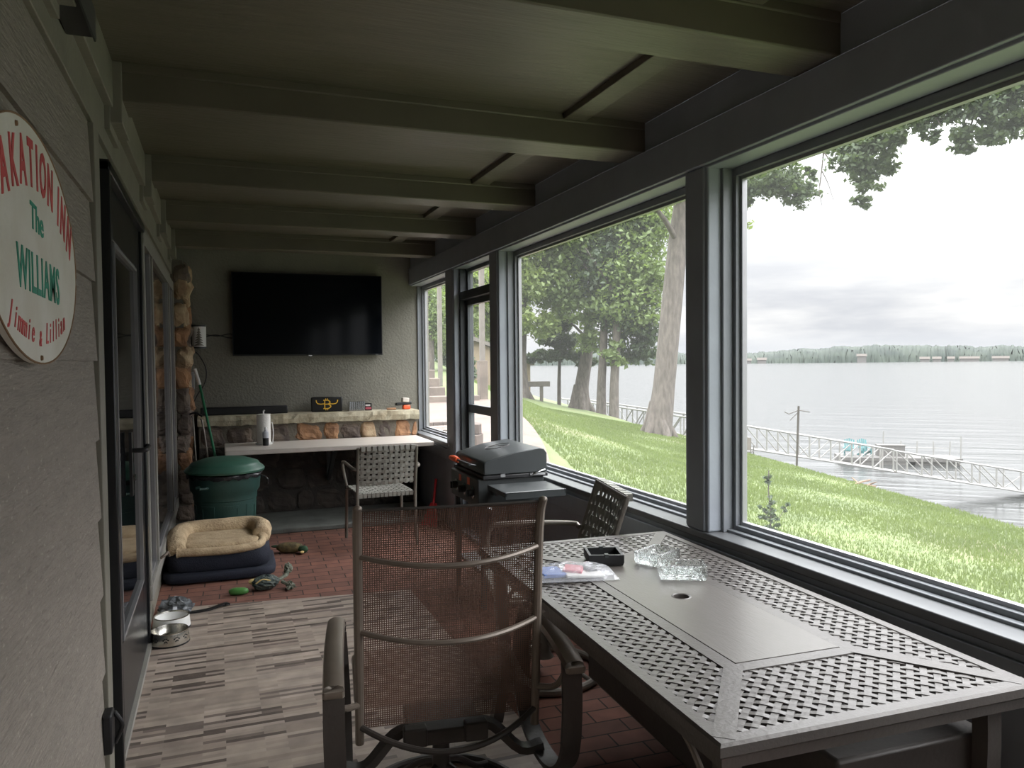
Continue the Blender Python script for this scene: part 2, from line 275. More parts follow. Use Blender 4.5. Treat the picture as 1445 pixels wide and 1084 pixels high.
# ---------------------------------------------------------------- mesh helpers
class MB:
    def __init__(s): s.v = []; s.f = []
    def add(s, vs, fs):
        k = len(s.v); s.v += [tuple(x) for x in vs]; s.f += [tuple(i+k for i in f) for f in fs]; return s
    def box(s, x0, y0, z0, x1, y1, z1):
        x0, x1 = min(x0, x1), max(x0, x1); y0, y1 = min(y0, y1), max(y0, y1); z0, z1 = min(z0, z1), max(z0, z1)
        return s.add([(x0,y0,z0),(x1,y0,z0),(x1,y1,z0),(x0,y1,z0),(x0,y0,z1),(x1,y0,z1),(x1,y1,z1),(x0,y1,z1)],
                     [(0,3,2,1),(4,5,6,7),(0,1,5,4),(1,2,6,5),(2,3,7,6),(3,0,4,7)])
    def obox(s, c, size, rot=(0,0,0)):
        R = Euler(rot).to_matrix(); c = Vector(c); a, b, d = size[0]/2, size[1]/2, size[2]/2
        vs = [c + R@Vector(p) for p in [(-a,-b,-d),(a,-b,-d),(a,b,-d),(-a,b,-d),(-a,-b,d),(a,-b,d),(a,b,d),(-a,b,d)]]
        return s.add(vs, [(0,3,2,1),(4,5,6,7),(0,1,5,4),(1,2,6,5),(2,3,7,6),(3,0,4,7)])
    def bar(s, a, b, w, h, upv=(0,0,1)):
        """rectangular bar from a to b"""
        a = Vector(a); b = Vector(b); d = (b-a).normalized(); u = Vector(upv)
        if abs(d.dot(u)) > .98: u = Vector((0,1,0))
        r_ = d.cross(u).normalized(); u = r_.cross(d).normalized()
        vs = []
        for p in (a, b):
            for i, j in ((-1,-1),(1,-1),(1,1),(-1,1)): vs.append(p + r_*(i*w/2) + u*(j*h/2))
        return s.add(vs, [(0,1,2,3),(7,6,5,4),(0,4,5,1),(1,5,6,2),(2,6,7,3),(3,7,4,0)])
    def sweep(s, path, prof, closed=False, upv=(0,0,1), scale=None):
        """profile (list of 2-D points: side, up) swept on a path"""
        path = [Vector(p) for p in path]; n = len(path); m = len(prof); k0 = []; vs = []
        prevr = None
        for i, p in enumerate(path):
            if closed: d = path[(i+1) % n]-path[i-1]
            else: d = path[min(i+1, n-1)]-path[max(i-1, 0)]
            d.normalize(); u = Vector(upv)
            r_ = d.cross(u)
            if r_.length < 0.15 or (prevr is not None and prevr.dot(r_) < 0 and r_.length < .5):
                r_ = (prevr - d*prevr.dot(d)) if prevr is not None else d.cross(Vector((0, 1, 0.01)))
            r_.normalize(); prevr = r_; u = r_.cross(d).normalized()
            q = 1 if scale is None else scale[i]
            for a, b in prof: vs.append(p + r_*a*q + u*b*q)
        fs = []
        for i in range(n if closed else n-1):
            j = (i+1) % n
            for a in range(m):
                b = (a+1) % m; fs.append((i*m+a, i*m+b, j*m+b, j*m+a))
        if not closed:
            fs.append(tuple(reversed(range(m)))); fs.append(tuple((n-1)*m+a for a in range(m)))
        return s.add(vs, fs)
    def tube(s, path, r, n=10, closed=False, upv=(0,0,1)):
        rr = r if isinstance(r, (list, tuple)) else [r]*len(path)
        return s.sweep(path, [(cos(2*pi*k/n), sin(2*pi*k/n)) for k in range(n)], closed, upv, scale=rr)
    def lathe(s, prof, n=32, c=(0,0,0), sx=1.0, sy=1.0, rot=None, caps=True):
        """profile [(radius, z)]"""
        vs = []; m = len(prof); c = Vector(c)
        for k in range(n):
            a = 2*pi*k/n
            for r_, z in prof:
                p = Vector((r_*cos(a)*sx, r_*sin(a)*sy, z)); 
                if rot is not None: p = rot @ p
                vs.append(c+p)
        fs = [(k*m+i, ((k+1) % n)*m+i, ((k+1) % n)*m+i+1, k*m+i+1) for k in range(n) for i in range(m-1)]
        if caps and prof[0][0] > 1e-4: fs.append(tuple(k*m for k in reversed(range(n))))
        if caps and prof[-1][0] > 1e-4: fs.append(tuple(k*m+m-1 for k in range(n)))
        return s.add(vs, fs)
    def cyl(s, a, b, r, n=20): return s.tube([a, b], r, n)
    def prism(s, pts, z0, z1):
        n = len(pts); vs = [(x, y, z0) for x, y in pts]+[(x, y, z1) for x, y in pts]
        return s.add(vs, [tuple(reversed(range(n))), tuple(range(n, 2*n))]+[(i, (i+1) % n, n+(i+1) % n, n+i) for i in range(n)])
    def blob(s, c, r, n=12, m=8, jit=0.0, rot=(0,0,0), seed=0, power=1.0):
        rn = random.Random(seed); R = Euler(rot).to_matrix(); c = Vector(c); vs = []
        for i in range(m+1):
            th = pi*i/m
            for k in range(n):
                a = 2*pi*k/n; j = 1+jit*(rn.random()-.5)*2
                x, y, z = sin(th)*cos(a), sin(th)*sin(a), cos(th)
                if power != 1.0:
                    x, y, z = [math.copysign(abs(q)**power, q) for q in (x, y, z)]
                vs.append(c + R@Vector((x*r[0]*j, y*r[1]*j, z*r[2]*j)))
        fs = [(i*n+k, (i+1)*n+k, (i+1)*n+(k+1) % n, i*n+(k+1) % n) for i in range(m) for k in range(n)]
        return s.add(vs, fs)
    def build(s, name, m, parent=None, bevel=0.0, smooth=False, angle=35, seg=2, label=None):
        me = bpy.data.meshes.new(name); me.from_pydata(s.v, [], s.f); me.update()
        bm = bmesh.new(); bm.from_mesh(me); bmesh.ops.remove_doubles(bm, verts=bm.verts, dist=1e-6)
        bmesh.ops.recalc_face_normals(bm, faces=bm.faces); bm.to_mesh(me); bm.free()
        me.materials.append(m)
        o = bpy.data.objects.new(name, me); COL.objects.link(o); o.parent = parent
        if bevel:
            b = o.modifiers.new('bevel', 'BEVEL'); b.width = bevel; b.segments = seg; b.limit_method = 'ANGLE'; b.angle_limit = radians(40)
        if smooth or bevel:
            me.shade_smooth(); me.set_sharp_from_angle(angle=radians(angle))
        if label: o['label'] = label
        return o
def thing(name, label, cat, loc=(0,0,0), rz=0.0, group=None):
    o = bpy.data.objects.new(name, None); COL.objects.link(o); o.empty_display_size = .1
    o.location = loc; o.rotation_euler = (0, 0, rz); o['label'] = label; o['category'] = cat
    if group: o['group'] = group
    return o
def tag(o, label, cat, group=None, kind=None):
    o['label'] = label; o['category'] = cat
    if group: o['group'] = group
    if kind: o['kind'] = kind
    return o
def struct(o, label=None):
    o['kind'] = 'structure'
    if label: o['label'] = label
    return o
def sempty(name, loc=(0,0,0), label=None):
    o = bpy.data.objects.new(name, None); COL.objects.link(o); o.location = loc; o.empty_display_size = .1
    return struct(o, label)
def arc(f_, n=16): return [f_(i/n) for i in range(n+1)]
def sm(pts, n=6):
    """Catmull-Rom through points"""
    pts = [Vector(p) for p in pts]; q = [pts[0]*2-pts[1]]+pts+[pts[-1]*2-pts[-2]]; o = []
    for i in range(1, len(q)-2):
        for k in range(n):
            t = k/n; a, b, c, d = q[i-1:i+3]
            o.append(.5*((2*b)+(c-a)*t+(2*a-5*b+4*c-d)*t*t+(3*b-a-3*c+d)*t**3))
    o.append(pts[-1]); return o
def text_mesh(name, txt, size, m, parent, matrix, extrude=0.0008, xs=1.0, offset=0.0, shear=0.0, spacing=1.0):
    cu = bpy.data.curves.new(name, 'FONT'); cu.body = txt; cu.size = size; cu.extrude = extrude; cu.align_x = 'CENTER'; cu.align_y = 'CENTER'
    cu.offset = offset; cu.shear = shear; cu.space_character = spacing; cu.resolution_u = 3
    t = bpy.data.objects.new(name+'_t', cu); COL.objects.link(t)
    dg = bpy.context.evaluated_depsgraph_get(); me = bpy.data.meshes.new_from_object(t.evaluated_get(dg))
    bpy.data.objects.remove(t); bpy.data.curves.remove(cu)
    me.transform(matrix @ Matrix.Diagonal((xs, 1, 1, 1))); me.name = name; me.materials.clear(); me.materials.append(m)
    o = bpy.data.objects.new(name, me); COL.objects.link(o); o.parent = parent
    return o
def tri_mesh(name, verts, faces_n, m, parent=None):
    """fast mesh of many separate quads: verts (n*4,3)"""
    me = bpy.data.meshes.new(name); nv = len(verts); nf = nv//faces_n
    me.vertices.add(nv); me.vertices.foreach_set('co', np.asarray(verts, dtype=np.float32).ravel())
    me.loops.add(nv); me.loops.foreach_set('vertex_index', np.arange(nv, dtype=np.int32))
    me.polygons.add(nf); me.polygons.foreach_set('loop_start', np.arange(0, nv, faces_n, dtype=np.int32))
    me.polygons.foreach_set('loop_total', np.full(nf, faces_n, dtype=np.int32))
    me.update(calc_edges=True); me.materials.append(m)
    o = bpy.data.objects.new(name, me); COL.objects.link(o); o.parent = parent
    return o

def build_multi(name, items, parent=None, smooth=True, angle=60):
    """one mesh made of several builders, each with its own material"""
    me = bpy.data.meshes.new(name); V = []; Fc = []; mi = []
    for k, (mb, m) in enumerate(items):
        n = len(V); V += mb.v; Fc += [tuple(i+n for i in f) for f in mb.f]; mi += [k]*len(mb.f); me.materials.append(m)
    me.from_pydata(V, [], Fc); me.polygons.foreach_set('material_index', mi); me.update()
    if smooth: me.shade_smooth(); me.set_sharp_from_angle(angle=radians(angle))
    o = bpy.data.objects.new(name, me); COL.objects.link(o); o.parent = parent
    return o

# ================================================================ ROOM SHELL
LX, RX, SX, FY, BY = -0.39, 1.93, 2.08, 8.05, -2.6
HZ, CZ, RZ = 2.30, 2.63, 2.49
struct(MB().box(LX-.2, BY-.15, -.10, SX+.04, FY+.15, 0).build('floor', M['brick']), 'red brick paved porch floor')
struct(MB().box(LX-.2, BY-.15, CZ, SX+.05, FY+.15, CZ+.06).build('ceiling', M['ceil']), 'olive grey painted porch ceiling')
# left wall: flat wall with lapped siding boards on its near stretch
wl = struct(MB().box(LX-.2, BY, 0, LX, FY, CZ).build('wall_left', M['paint']), 'house wall with lapped siding')
_t = M['siding'].node_tree; _b = _t.nodes['Principled BSDF']; _src = _b.inputs['Base Color'].links[0].from_socket
for _sc, _lo, _hi, _c, _st in ((42, .62, .70, (.42, .38, .33), (1, 1, 2.2)), (17, .60, .75, (.17, .15, .125), (1, 1, 5))):
    _tc = N(_t, 'ShaderNodeTexCoord'); _mp = N(_t, 'ShaderNodeMapping'); _mp.inputs['Scale'].default_value = _st; _n = N(_t, 'ShaderNodeTexNoise'); _n.inputs['Scale'].default_value = _sc; _n.inputs['Detail'].default_value = 6
    _r = N(_t, 'ShaderNodeMapRange'); _r.inputs[1].default_value = _lo; _r.inputs[2].default_value = _hi; _x = N(_t, 'ShaderNodeMix', data_type='RGBA'); _x.inputs['B'].default_value = (*_c, 1)
    _t.links.new(_tc.outputs['Object'], _mp.inputs[0]); _t.links.new(_mp.outputs[0], _n.inputs['Vector']); _t.links.new(_n.outputs['Fac'], _r.inputs[0]); _t.links.new(_r.outputs[0], _x.inputs['Factor']); _t.links.new(_src, _x.inputs['A']); _src = _x.outputs['Result']
_t.links.new(_src, _b.inputs['Base Color'])
mb = MB()
zs = [-0.06+.262*k for k in range(10)]
for k, z in enumerate(zs[:-1]):
    z0 = max(z, .0); z1 = zs[k+1]
    for (ya, yb) in ((BY, -.4), (-.396, 2.88)):
        mb.add([(LX+.002, ya, z0), (LX+.016, ya, z0), (LX+.004, ya, z1), (LX-.01, ya, z1),
            (LX+.002, yb, z0), (LX+.016, yb, z0), (LX+.004, yb, z1), (LX-.01, yb, z1)],
           [(0,1,2,3),(7,6,5,4),(0,4,5,1),(1,5,6,2),(2,6,7,3),(3,7,4,0)])
mb.build('lap_siding', M['siding'], wl)
MB().box(LX-.01, 2.885, 0, LX+.022, 3.0, 2.30).box(LX-.01, 3.0, 0, LX+.012, 3.055, 2.26).build('corner_board', M['paint'], wl, bevel=.003)
# upper frieze band and ledger, with a bearing block under every beam
mb = MB().box(LX-.01, BY, 2.31, LX+.016, 7.6, 2.46).box(LX-.01, BY, 2.455, LX+.045, 7.62, CZ-.001)
BEAMS = [(-.86, -.64), (.60, .82), (2.00, 2.21), (3.24, 3.46), (4.60, 4.80), (5.82, 6.02), (7.05, 7.23)]
for a, b in BEAMS:
    mb.box(LX, a-.03, 2.37, LX+.035, b+.03, 2.49).box(LX, a-.015, 2.40, LX+.075, b+.015, CZ-.002)
mb.build('frieze_board', M['paint'], wl, bevel=.003)
struct(MB().box(LX-.2, FY, 0, SX+.04, FY+.12, CZ).build('wall_far', M['stucco']), 'dark olive textured end wall')
struct(MB().box(LX-.2, BY-.12, 0, SX+.04, BY, CZ).build('wall_back', M['stucco']))
# beams
k = 1
for a, b in BEAMS:
    mb = MB().box(LX+.03, a, RZ, RX+.005, b, CZ+.01)
    mb.box(LX+.03, a-.006, RZ+.105, RX, b+.006, CZ+.005)
    struct(mb.build('trim_%d' % k, M['ceil'], bevel=.006), 'painted ceiling beam'); k += 1
# battens on the ceiling between the beams
for (a0, b0), (a1, b1) in zip(BEAMS[:-1], BEAMS[1:]):
    struct(MB().box(1.50, b0+.007, CZ-.028, 1.61, a1-.007, CZ+.002).build('trim_%d' % k, M['ceil'], bevel=.003), 'ceiling seam batten'); k += 1
# right wall: low wall, sill, posts, header
wr = sempty('wall_right', (0, 0, 0), 'screened porch wall with dark painted low wall')
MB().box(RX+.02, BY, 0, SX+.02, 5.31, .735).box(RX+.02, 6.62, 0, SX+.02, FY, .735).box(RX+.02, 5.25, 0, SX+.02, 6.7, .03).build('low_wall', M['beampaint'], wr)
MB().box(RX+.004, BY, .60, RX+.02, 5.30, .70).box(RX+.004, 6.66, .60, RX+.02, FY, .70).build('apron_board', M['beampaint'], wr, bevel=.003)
MB().box(RX-.012, BY, .728, SX+.03, 5.31, .760).box(RX-.012, 6.62, .728, SX+.03, FY, .760).build('window_sill', M['sillmetal'], wr, bevel=.005)
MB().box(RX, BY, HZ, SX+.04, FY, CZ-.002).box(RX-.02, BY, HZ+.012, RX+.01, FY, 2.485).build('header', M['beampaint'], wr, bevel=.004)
POSTS = [(-2.6, -2.4, .76), (.05, .25, .76), (2.735, 2.905, .76), (5.31, 5.52, 0), (6.46, 6.72, 0)]
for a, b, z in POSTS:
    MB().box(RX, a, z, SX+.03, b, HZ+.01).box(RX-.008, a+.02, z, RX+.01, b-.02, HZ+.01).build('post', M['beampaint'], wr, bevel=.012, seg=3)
wi = 1
def screen_window(y0, y1, z0, z1, lbl):
    global wi
    w = sempty('window_%d' % wi, (SX, (y0+y1)/2, z0), lbl); wi += 1
    cy = (y0+y1)/2; y0 -= cy; y1 -= cy; z1 -= z0; zz = 0
    fr = MB(); t = .035
    fr.box(-.035, y0, zz, .015, y0+t, z1).box(-.035, y1-t, zz, .015, y1, z1).box(-.035, y0+t, zz, .015, y1-t, zz+t).box(-.035, y0+t, z1-t, .015, y1-t, z1)
    t2 = .016
    fr.box(-.085, y0, zz, -.034, y0+t2, z1).box(-.085, y1-t2, zz, -.034, y1, z1).box(-.065, y0+t2, zz, -.034, y1-t2, zz+t2)
    fr.build('window_frame', M['frame'], w, bevel=.003)
    al = MB(); t3 = .014
    Y0, Y1, Z0, Z1 = y0+t, y1-t, zz+t, z1-t
    al.box(-.012, Y0, Z0, .012, Y0+t3, Z1).box(-.012, Y1-t3, Z0, .012, Y1, Z1).box(-.012, Y0+t3, Z0, .012, Y1-t3, Z0+t3).box(-.012, Y0+t3, Z1-t3, .012, Y1-t3, Z1)
    al.build('screen_frame', M['alu'], w, label='grey aluminium screen frame')
    MB().add([(0, Y0, Z0), (0, Y1, Z0), (0, Y1, Z1), (0, Y0, Z1)], [(0, 1, 2, 3)]).build('insect_screen', M['screen'], w)
screen_window(-2.40, .05, .755, HZ, 'insect screened opening')
screen_window(.25, 2.735, .755, HZ, 'nearest wide screened opening on the lake side')
screen_window(2.905, 5.31, .755, HZ, 'second wide screened opening on the lake side')
screen_window(6.72, FY-.005, .755, HZ, 'narrow screened opening by the end wall')
# screen door with transom
d = sempty('door_1', (SX, 5.99, 0), 'dark framed screen door to the garden with a transom')
ya, yb = 5.52-5.99, 6.46-5.99
fr = MB().box(-.10, ya, 0, .02, ya+.03, HZ).box(-.10, yb-.03, 0, .02, yb, HZ).box(-.10, ya+.03, 2.03, .02, yb-.03, 2.10)
fr.box(-.04, ya+.03, 2.10, .01, ya+.06, HZ).box(-.04, yb-.06, 2.10, .01, yb-.03, HZ).box(-.04, ya+.06, HZ-.03, .01, yb-.06, HZ)
fr.build('door_frame', M['doorpaint'], d, bevel=.003)
dl = MB().box(-.05, ya+.035, .04, -.01, ya+.085, 2.025).box(-.05, yb-.085, .04, -.01, yb-.035, 2.025)
dl.box(-.05, ya+.085, .04, -.01, yb-.085, .30).box(-.05, ya+.085, 1.98, -.01, yb-.085, 2.025).box(-.05, ya+.085, 1.055, -.01, yb-.085, 1.125)
lf = dl.build('door_leaf', M['doorpaint'], d, bevel=.003)
MB().add([(-.03, ya+.08, .29), (-.03, yb-.08, .29), (-.03, yb-.08, 2.0), (-.03, ya+.08, 2.0)], [(0,1,2,3)]).build('insect_screen', M['screen'], d)
MB().add([(-.015, ya+.05, 2.1), (-.015, yb-.05, 2.1), (-.015, yb-.05, HZ-.02), (-.015, ya+.05, HZ-.02)], [(0,1,2,3)]).build('transom_screen', M['screen'], d)
MB().cyl((-.05, ya+.11, 1.15), (-.075, ya+.11, 1.15), .012).build('latch_knob', M['black'], d)
# black storm door on the house wall
d = sempty('door_2', (LX, 3.75, 0), 'black storm door in the house wall')
ya, yb = 3.06-3.75, 4.46-3.75
fr = MB().box(-.01, ya, 0, .045, ya+.035, 2.22).box(-.01, yb-.035, 0, .03, yb, 2.22).box(-.01, ya, 2.185, .045, yb, 2.225)
fr.box(-.01, ya+.035, 0, .026, ya+.075, 2.19).box(-.01, ya+.075, 0, .034, ya+.095, 2.19)
fr.build('door_frame', M['blackdoor'], d, bevel=.004)
lf = MB().box(-.005, ya+.10, .03, .018, ya+.28, 2.185).box(-.005, yb-.22, .03, .018, yb-.035, 2.185).box(-.005, ya+.28, .03, .018, yb-.22, .40).box(-.005, ya+.28, 1.98, .018, yb-.22, 2.185)
lf.build('door_leaf', M['blackdoor'], d, bevel=.004)
MB().box(-.004, ya+.27, .39, .008, yb-.21, 1.99).build('glass_panel', M['darkglass'], d)
MB().box(.006, ya+.285, .41, .024, ya+.30, 1.97).box(.006, yb-.245, .41, .024, yb-.23, 1.97).box(.006, ya+.3, .41, .024, yb-.245, .425).box(.006, ya+.3, 1.955, .024, yb-.245, 1.97).build('glass_bead', M['alu'], d)
h_ = MB().box(.018, -.02, .92, .030, .03, 1.20).tube(sm([(.028, .0, 1.12), (.075, .0, 1.12), (.085, .02, 1.12), (.085, .15, 1.12), (.07, .17, 1.12)]), .011)
h_.build('door_handle', M['black'], d, smooth=True)
MB().cyl((.03, .005, 1.00), (.042, .005, 1.00), .014).build('lock_cylinder', M['chrome'], d, smooth=True)
MB().box(-.0, ya, 0, .035, yb, .03).build('threshold', M['greytrim'], d)
# house window: three lights
w = sempty('window_%d' % wi, (LX, 6.0, 0), 'long house window with grey painted casing'); wi += 1
cas = MB(); Z0, Z1 = .26, 2.18
segs = [(4.60, 5.14), (5.20, 6.86), (6.94, 7.50)]
cas.box(0, -1.42, Z0-.05, .035, 1.55, Z0+.03).box(0, -1.42, Z1-.03, .03, 1.55, Z1+.05)
for y in (-1.42, -.85, .87, 1.50): cas.box(0, y, Z0+.03, .03, y+.05, Z1-.03)
cas.build('window_frame', M['greytrim'], w, bevel=.004)
tr = MB()
for a, b in segs:
    a -= 6; b -= 6
    for q in (a+.03, a+.075, b-.10, b-.055): tr.box(-.002, q, Z0+.03, .022, q+.016, Z1-.03)
    tr.box(-.002, a+.03, Z0+.03, .018, b-.03, Z0+.06)
tr.build('sash_track', M['alu'], w)
for a, b in segs: MB().box(-.003, a-6+.09, Z0+.05, .004, b-6-.10, Z1-.03).build('window_pane', M['darkglass'], w)
MB().tube(sm([(.03, -.78, Z0+.03), (.06, -.78, Z0+.05), (.07, -.72, Z0+.05), (.075, -.68, Z0+.02)]), .009).build('window_crank', M['bronze'], w, smooth=True)
# small dark cover high on the wall and outlet cover low on the wall
MB()
t = thing('wall_box', 'black metal box fixed high on the house wall near the camera', 'box', (LX+.02, 2.0, 2.405))
MB().box(-.002, -.25, 0, .066, .43, .078).build('box_body', M['black'], t, bevel=.004)
MB().box(.066, -.26, -.008, .071, .434, .078).build('cover_flange', M['blackmetal'], t)
t = thing('outlet_cover', 'black outdoor outlet cover low on the siding beside the storm door', 'outlet cover', (LX+.012, 2.84, .28))
MB().box(.0, -.04, -.065, .028, .04, .065).build('cover_body', M['black'], t, bevel=.006)
MB().tube(sm([(.028, .028, .05), (.05, .03, 0), (.028, .028, -.055)]), .008).build('cover_hinge', M['black'], t, smooth=True)

# ================================================================ FAR END
# concrete pad under the counter
struct(MB().box(LX+.001, 6.98, -.001, RX+.018, FY-.001, .045).build('trim_%d' % k, M['concrete'], bevel=.01), 'raised concrete pad under the counter'); k += 1
from mathutils import noise as NZ
def rock(mb, c, r, seed, rot=(0,0,0), jit=.10, power=.62):
    """rough fractured stone"""
    b = MB(); b.blob((0, 0, 0), r, 26, 18, 0, rot, seed, power); c = Vector(c); m = min(r); vs = []
    for v in b.v:
        v = Vector(v); q = Vector((v.x*9+seed*3.1, v.y*9, v.z*9))
        d = NZ.noise(q)*.55+NZ.noise(q*2.7)*.30+abs(NZ.noise(q*6))*.22
        u = Vector((v.x/r[0]**2, v.y/r[1]**2, v.z/r[2]**2))
        if u.length > 0: u.normalize()
        vs.append(c+v+u*d*m*jit*3.2)
    mb.add(vs, b.f)
# stone pillar in the corner
mbs = {'a': MB(), 'b': MB(), 'c': MB(), 'm': MB()}
mbs['m'].box(LX+.001, 7.63, .046, LX+.105, FY-.001, 2.44)
rs = random.Random(3); z = .05; i = 0
kinds = 'cccacccababbcabbacbcaccc'
while z < 2.36:
    h_ = rs.uniform(.11, .24); kd = kinds[i % len(kinds)]
    h_ = min(h_, 2.44-z)
    rock(mbs[kd], (LX+.075+rs.uniform(-.012, .02), 7.74, z+h_/2), (.065, .14, h_/2*1.12), i*7+1, (rs.uniform(-.35, .35), rs.uniform(-.12, .12), 0), .30, .5)
    rock(mbs[kinds[(i+3) % len(kinds)]], (LX+.08+rs.uniform(-.012, .02), 7.93, z+h_/2), (.065, .13, h_/2*1.12), i*7+2, (rs.uniform(-.35, .35), 0, 0), .30, .5)
    z += h_; i += 1
pil = build_multi('stone_pillar', [(mbs['a'], M['stone_a']), (mbs['b'], M['stone_b']), (mbs['c'], M['stone_c']), (mbs['m'], M['mortar'])], smooth=False)
tag(pil, 'rough orange and grey fieldstone pillar in the left far corner', 'stone pillar')
# low stone wall with limestone cap
lw = thing('stone_ledge', 'low fieldstone wall with a mossy limestone cap along the end wall', 'stone wall', (.86, 7.9, .046))
mbs = {'a': MB(), 'b': MB(), 'c': MB(), 'm': MB(), 'd': MB()}
mbs['m'].box(-1.04, -.122, 0, 1.06, .149, .655)
lm = MB().box(-1.04, -.124, .655, 1.06, .149, .864)
rs = random.Random(5)
for row, (z0, z1) in enumerate([(0, .2), (.2, .42), (.42, .66), (.66, .862)]):
    x = -1.02; i = 0
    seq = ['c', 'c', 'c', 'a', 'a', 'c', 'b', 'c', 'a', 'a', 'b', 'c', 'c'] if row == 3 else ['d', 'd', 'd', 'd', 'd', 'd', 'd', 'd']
    while x < 1.04:
        wd_ = min(rs.uniform(.15, .34), 1.055-x)
        if wd_ < .05: break
        rock(mbs[seq[i % len(seq)]], (x+wd_/2, -.085, (z0+z1)/2), (wd_/2*.97, .05, (z1-z0)/2*.96), row*31+i, (0, rs.uniform(-.14, .14), 0), .22, .55)
        x += wd_; i += 1
build_multi('stone_face', [(mbs['a'], M['stone_a']), (mbs['b'], M['stone_b']), (mbs['c'], M['stone_c']), (mbs['d'], M['stone_d']), (mbs['m'], M['mortar_d']), (lm, M['mortar'])], lw, smooth=False)
cap = MB(); n = 44; prof = []
rs = random.Random(9); vs = []; 
for i in range(n+1):
    x = -1.05+2.115*i/n; j = lambda a: rs.uniform(-a, a)
    vs += [(x, -.17+j(.008), .865+j(.006)), (x, -.178+j(.009), .912+j(.006)), (x, -.165+j(.006), .954+j(.003)), (x, .149, .955), (x, .149, .865)]
fs = []
for i in range(n):
    for a in range(5): b = (a+1) % 5; fs.append((i*5+a, i*5+b, i*5+5+b, i*5+5+a))
fs += [(0,1,2,3,4), tuple(reversed([n*5+a for a in range(5)]))]
MB().add(vs, fs).build('cap_slab', M['ledge'], lw)
LZ = .046+.955+.001       # top of the ledge
# counter
t = thing('counter', 'pale laminate counter shelf running along the low stone wall', 'counter', (.9, 7.4, .70))
MB().box(-.86, -.36, 0, .995, .34, .042).build('counter_top', M['desk'], t, bevel=.006)
for x in (-.75, .1, .9): MB().bar((x, .32, -.35), (x, -.15, -.012), .035, .035).bar((x, .32, -.35), (x, .32, 0), .035, .03).box(x-.017, -.2, -.03, x+.017, .335, 0).build('bracket', M['blackmetal'], t)
CT = .743

# television
t = thing('television', 'large flat black television mounted on the end wall', 'television', (.870, FY, 1.98))
MB().box(-.735, -.075, -.41, .735, -.035, .41).build('tv_housing', M['black'], t, bevel=.004)
MB().box(-.727, -.0765, -.397, .727, -.0745, .402).build('screen', M['tv'], t, label='glossy black screen')
MB().box(-.3, -.036, -.2, .3, .0, .2).build('wall_mount', M['blackmetal'], t)
MB().box(-.018, -.080, -.416, .018, -.072, -.405).build('logo_tab', M['chrome'], t)
MB().box(.66, -.0772, -.405, .69, -.0762, -.4).build('maker_mark', M['chrome'], t)
# lantern can on a bracket
t = thing('wall_lantern', 'white can shaped wall light with a pine tree cutout beside the stone pillar', 'wall light', (-.20, FY, 1.755))
MB().box(-.075, -.10, -.14, -.045, .0, .13).build('back_box', M['black'], t, bevel=.006)
MB().bar((-.05, -.07, 0), (.03, -.07, 0), .03, .03).build('bracket', M['black'], t)
MB().lathe([(.062, -.105), (.064, -.1), (.064, .1), (.062, .105)], 28, (.035, -.085, 0)).build('shade', M['white'], t, smooth=True)
MB().lathe([(.0665, -.112), (.0665, -.095)], 28, (.035, -.085, 0)).build('bottom_rim', M['blackmetal'], t, smooth=True)
MB().lathe([(.0665, .097), (.0665, .112)], 28, (.035, -.085, 0)).build('top_rim', M['blackmetal'], t, smooth=True)
tree = MB()
for j in range(7):
    zz = -.085+j*.024; hw = (.094-.0115*j)/.066; r_ = .0655
    for s_ in range(6):
        a0 = -pi/2-hw/2+hw*s_/6; a1 = -pi/2-hw/2+hw*(s_+1)/6
        f0 = 1-abs(s_-3)/3; f1 = 1-abs(s_+1-3)/3
        q = [(.035+r_*cos(a0), -.085+r_*sin(a0), zz), (.035+r_*cos(a1), -.085+r_*sin(a1), zz), (.035+r_*cos(a1), -.085+r_*sin(a1), zz+.002+.028*f1), (.035+r_*cos(a0), -.085+r_*sin(a0), zz+.002+.028*f0)]
        tree.add(q, [(0,1,2,3)])
tree.build('pine_cutout', M['tubegrey'], t, label='grey pine tree silhouette')
# cables
tag(MB().tube(sm([(-.13, 7.99, 1.78), (0, 8.0, 1.765), (.10, 7.995, 1.785), (.14, 7.99, 1.78)]), .005).tube(sm([(-.13, 7.99, 1.75), (-.02, 7.99, 1.775), (.09, 8.0, 1.75), (.14, 7.99, 1.745)]), .005).build('television_cable', M['black'], smooth=True), 'thin black cables running from the wall light to the television', 'cable')
tag(MB().tube(sm([(-.235, 7.98, 1.64), (-.17, 7.985, 1.58), (-.11, 7.99, 1.45), (-.12, 7.99, 1.32), (-.19, 7.985, 1.20), (-.25, 7.95, 1.06)]), .006).build('power_cable', M['black'], smooth=True), 'black cable looping down from the wall light along the pillar', 'cable')
t = thing('cable_conduit', 'white conduit strip with a grey switch box on the end wall under the light', 'conduit', (-.255, FY, 1.42))
MB().box(-.012, -.03, -.0, .012, 0, .24).build('conduit', M['white'], t, bevel=.003)
MB().box(-.035, -.08, -.17, .04, 0, .0).build('switch_box', mat('grey_box', (.26,.27,.28), .5), t, bevel=.006)
# soundbar
t = thing('soundbar', 'long black soundbar on the limestone cap', 'soundbar', (.235, 7.93, LZ))
MB().box(-.40, -.05, 0, .40, .05, .075).build('soundbar_body', M['black'], t, bevel=.01)
